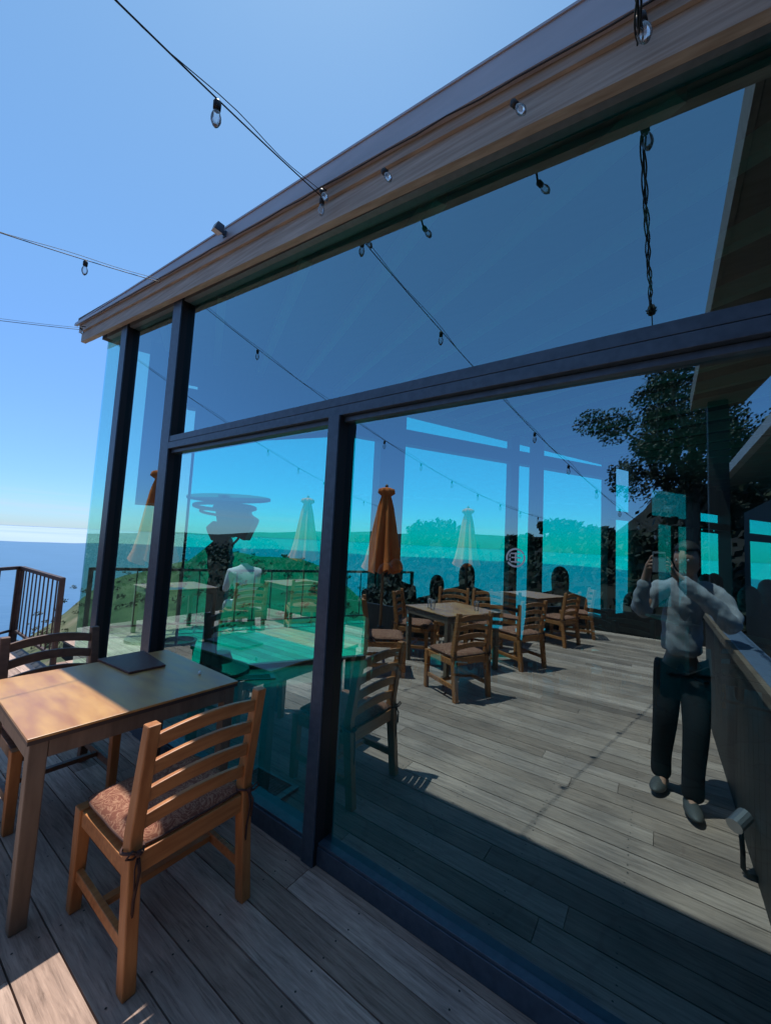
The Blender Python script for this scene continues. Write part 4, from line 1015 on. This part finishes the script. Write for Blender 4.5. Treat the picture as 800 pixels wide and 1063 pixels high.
# indoor chairs and tables
GI = 'indoor chairs'
k = 0
for x, r_, yaw, lab in ((486,4.65,R(28),'indoor chair carrying the long haired guest'), (583,4.8,R(20),'indoor chair by the window right of the emblem'), (452,4.9,R(20),'indoor chair beside the long haired guest'), (411,4.8,R(30),'indoor chair under the guest in the striped shawl'), (776,5.5,R(-10),'indoor chair right of the black column'), (655,5.5,R(-5),'indoor chair under the hunched guest'), (424,5.2,R(24),'empty indoor chair beside the shawl guest'), (520,5.5,R(20),'indoor chair behind the thin interior post'), (612,6.1,R(8),'indoor chair left of the second timber post'), (548,5.0,R(60),'empty indoor chair below the emblem'), (640,5.2,R(-40),'empty indoor chair turned sideways by the second timber post')):
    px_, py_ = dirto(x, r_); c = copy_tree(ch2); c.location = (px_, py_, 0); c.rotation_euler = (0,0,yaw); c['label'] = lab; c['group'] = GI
for x, r_, lab in ((500,5.6,'indoor pedestal table in front of the long haired guest'), (600,5.9,'indoor pedestal table by the window right of the emblem'), (422,5.5,'indoor pedestal table beyond the guest in the striped shawl'), (715,6.9,'indoor pedestal table behind the photographer reflection')):
    px_, py_ = dirto(x, r_); 
    if lab.endswith('long haired guest'): tq = thing('indoor_table', lab, 'table', (px_, py_, 0), R(30), 'indoor tables'); table(tq, .75, .75, top='tableframe', pedestal=True); index_kids(tq)
    else: c = copy_tree(tq); c.location = (px_, py_, 0); c['label'] = lab
bm = BM(); q = at(187,690,2,.0); lathe(bm, [(.14,0),(.19,.30),(.20,.33),(.17,.33),(.16,.28)], 20, (q.x+.1, q.y-.1, 0)); o = link('planter_pot', bm, 'plank', smooth=False); tag(o, 'dark round pot on the slate floor left of the sculpture', 'pot')

# ================================================================== LIGHT
sd = Vector((-.25,.175,1)).normalized()
L_ = bpy.data.lights.new('sun', 'SUN'); L_.energy = 4.2; L_.angle = R(.53); L_.color = (1.,.95,.88)
so = bpy.data.objects.new('sun', L_); COL.objects.link(so); so.rotation_euler = sd.to_track_quat('Z', 'Y').to_euler()
w = bpy.data.worlds.new('World'); scn.world = w; w.use_nodes = True; nt = w.node_tree
sky = nt.nodes.new('ShaderNodeTexSky'); sky.sky_type = 'NISHITA'; sky.sun_disc = False
sky.sun_elevation = math.asin(sd.z); sky.sun_rotation = math.atan2(sd.x, sd.y); sky.altitude = 240; sky.air_density = 1.0; sky.dust_density = 0.15; sky.ozone_density = 3.0
tcw = N(nt, 'ShaderNodeTexCoord'); sx_ = N(nt, 'ShaderNodeSeparateXYZ'); nt.links.new(tcw.outputs['Generated'], sx_.inputs[0])
tint = ramp(nt, sx_.outputs[2], [(0, (.37,.55,.84)), (.1, (.42,.61,.90)), (.2, (.52,.70,.95)), (.5, (.72,.93,1.0)), (.85, (.90,1.08,1.0))])
mk = N(nt, 'ShaderNodeMixRGB', blend_type='MULTIPLY'); mk.inputs[0].default_value = 1; nt.links.new(sky.outputs[0], mk.inputs[1]); nt.links.new(tint, mk.inputs[2])
mpw = N(nt, 'ShaderNodeMapping'); mpw.inputs['Scale'].default_value = (2.2, 2.2, 46); nt.links.new(tcw.outputs['Generated'], mpw.inputs[0])
cn = N(nt, 'ShaderNodeTexNoise'); cn.inputs['Scale'].default_value = 1.6; cn.inputs['Detail'].default_value = 5; nt.links.new(mpw.outputs[0], cn.inputs['Vector'])
cf = ramp(nt, cn.outputs[0], [(.47, (0,0,0)), (.66, (1,1,1))]); cb = ramp(nt, sx_.outputs[2], [(.0, (1,1,1)), (.035, (.8,.8,.8)), (.075, (0,0,0))])
cm_ = N(nt, 'ShaderNodeMixRGB', blend_type='MULTIPLY'); cm_.inputs[0].default_value = 1; nt.links.new(cf, cm_.inputs[1]); nt.links.new(cb, cm_.inputs[2])
cs = N(nt, 'ShaderNodeMath', operation='MULTIPLY'); cs.inputs[1].default_value = .55; nt.links.new(cm_.outputs[0], cs.inputs[0])
ck = N(nt, 'ShaderNodeMixRGB'); nt.links.new(cs.outputs[0], ck.inputs[0]); nt.links.new(mk.outputs[0], ck.inputs[1]); ck.inputs[2].default_value = (3.3, 3.9, 4.6, 1)
bg = nt.nodes['Background']; nt.links.new(ck.outputs[0], bg.inputs[0]); bg.inputs[1].default_value = .15
scn.view_settings.view_transform = 'Standard'; scn.view_settings.look = 'None'; scn.view_settings.exposure = .35; scn.view_settings.gamma = 1; scn.view_settings.use_curve_mapping = False
c = scn.cycles; c.max_bounces = 8; c.diffuse_bounces = 3; c.glossy_bounces = 4; c.transparent_max_bounces = 16; c.transmission_bounces = 4
c.use_denoising = True; c.sample_clamp_indirect = 6; c.caustics_reflective = True; c.caustics_refractive = False
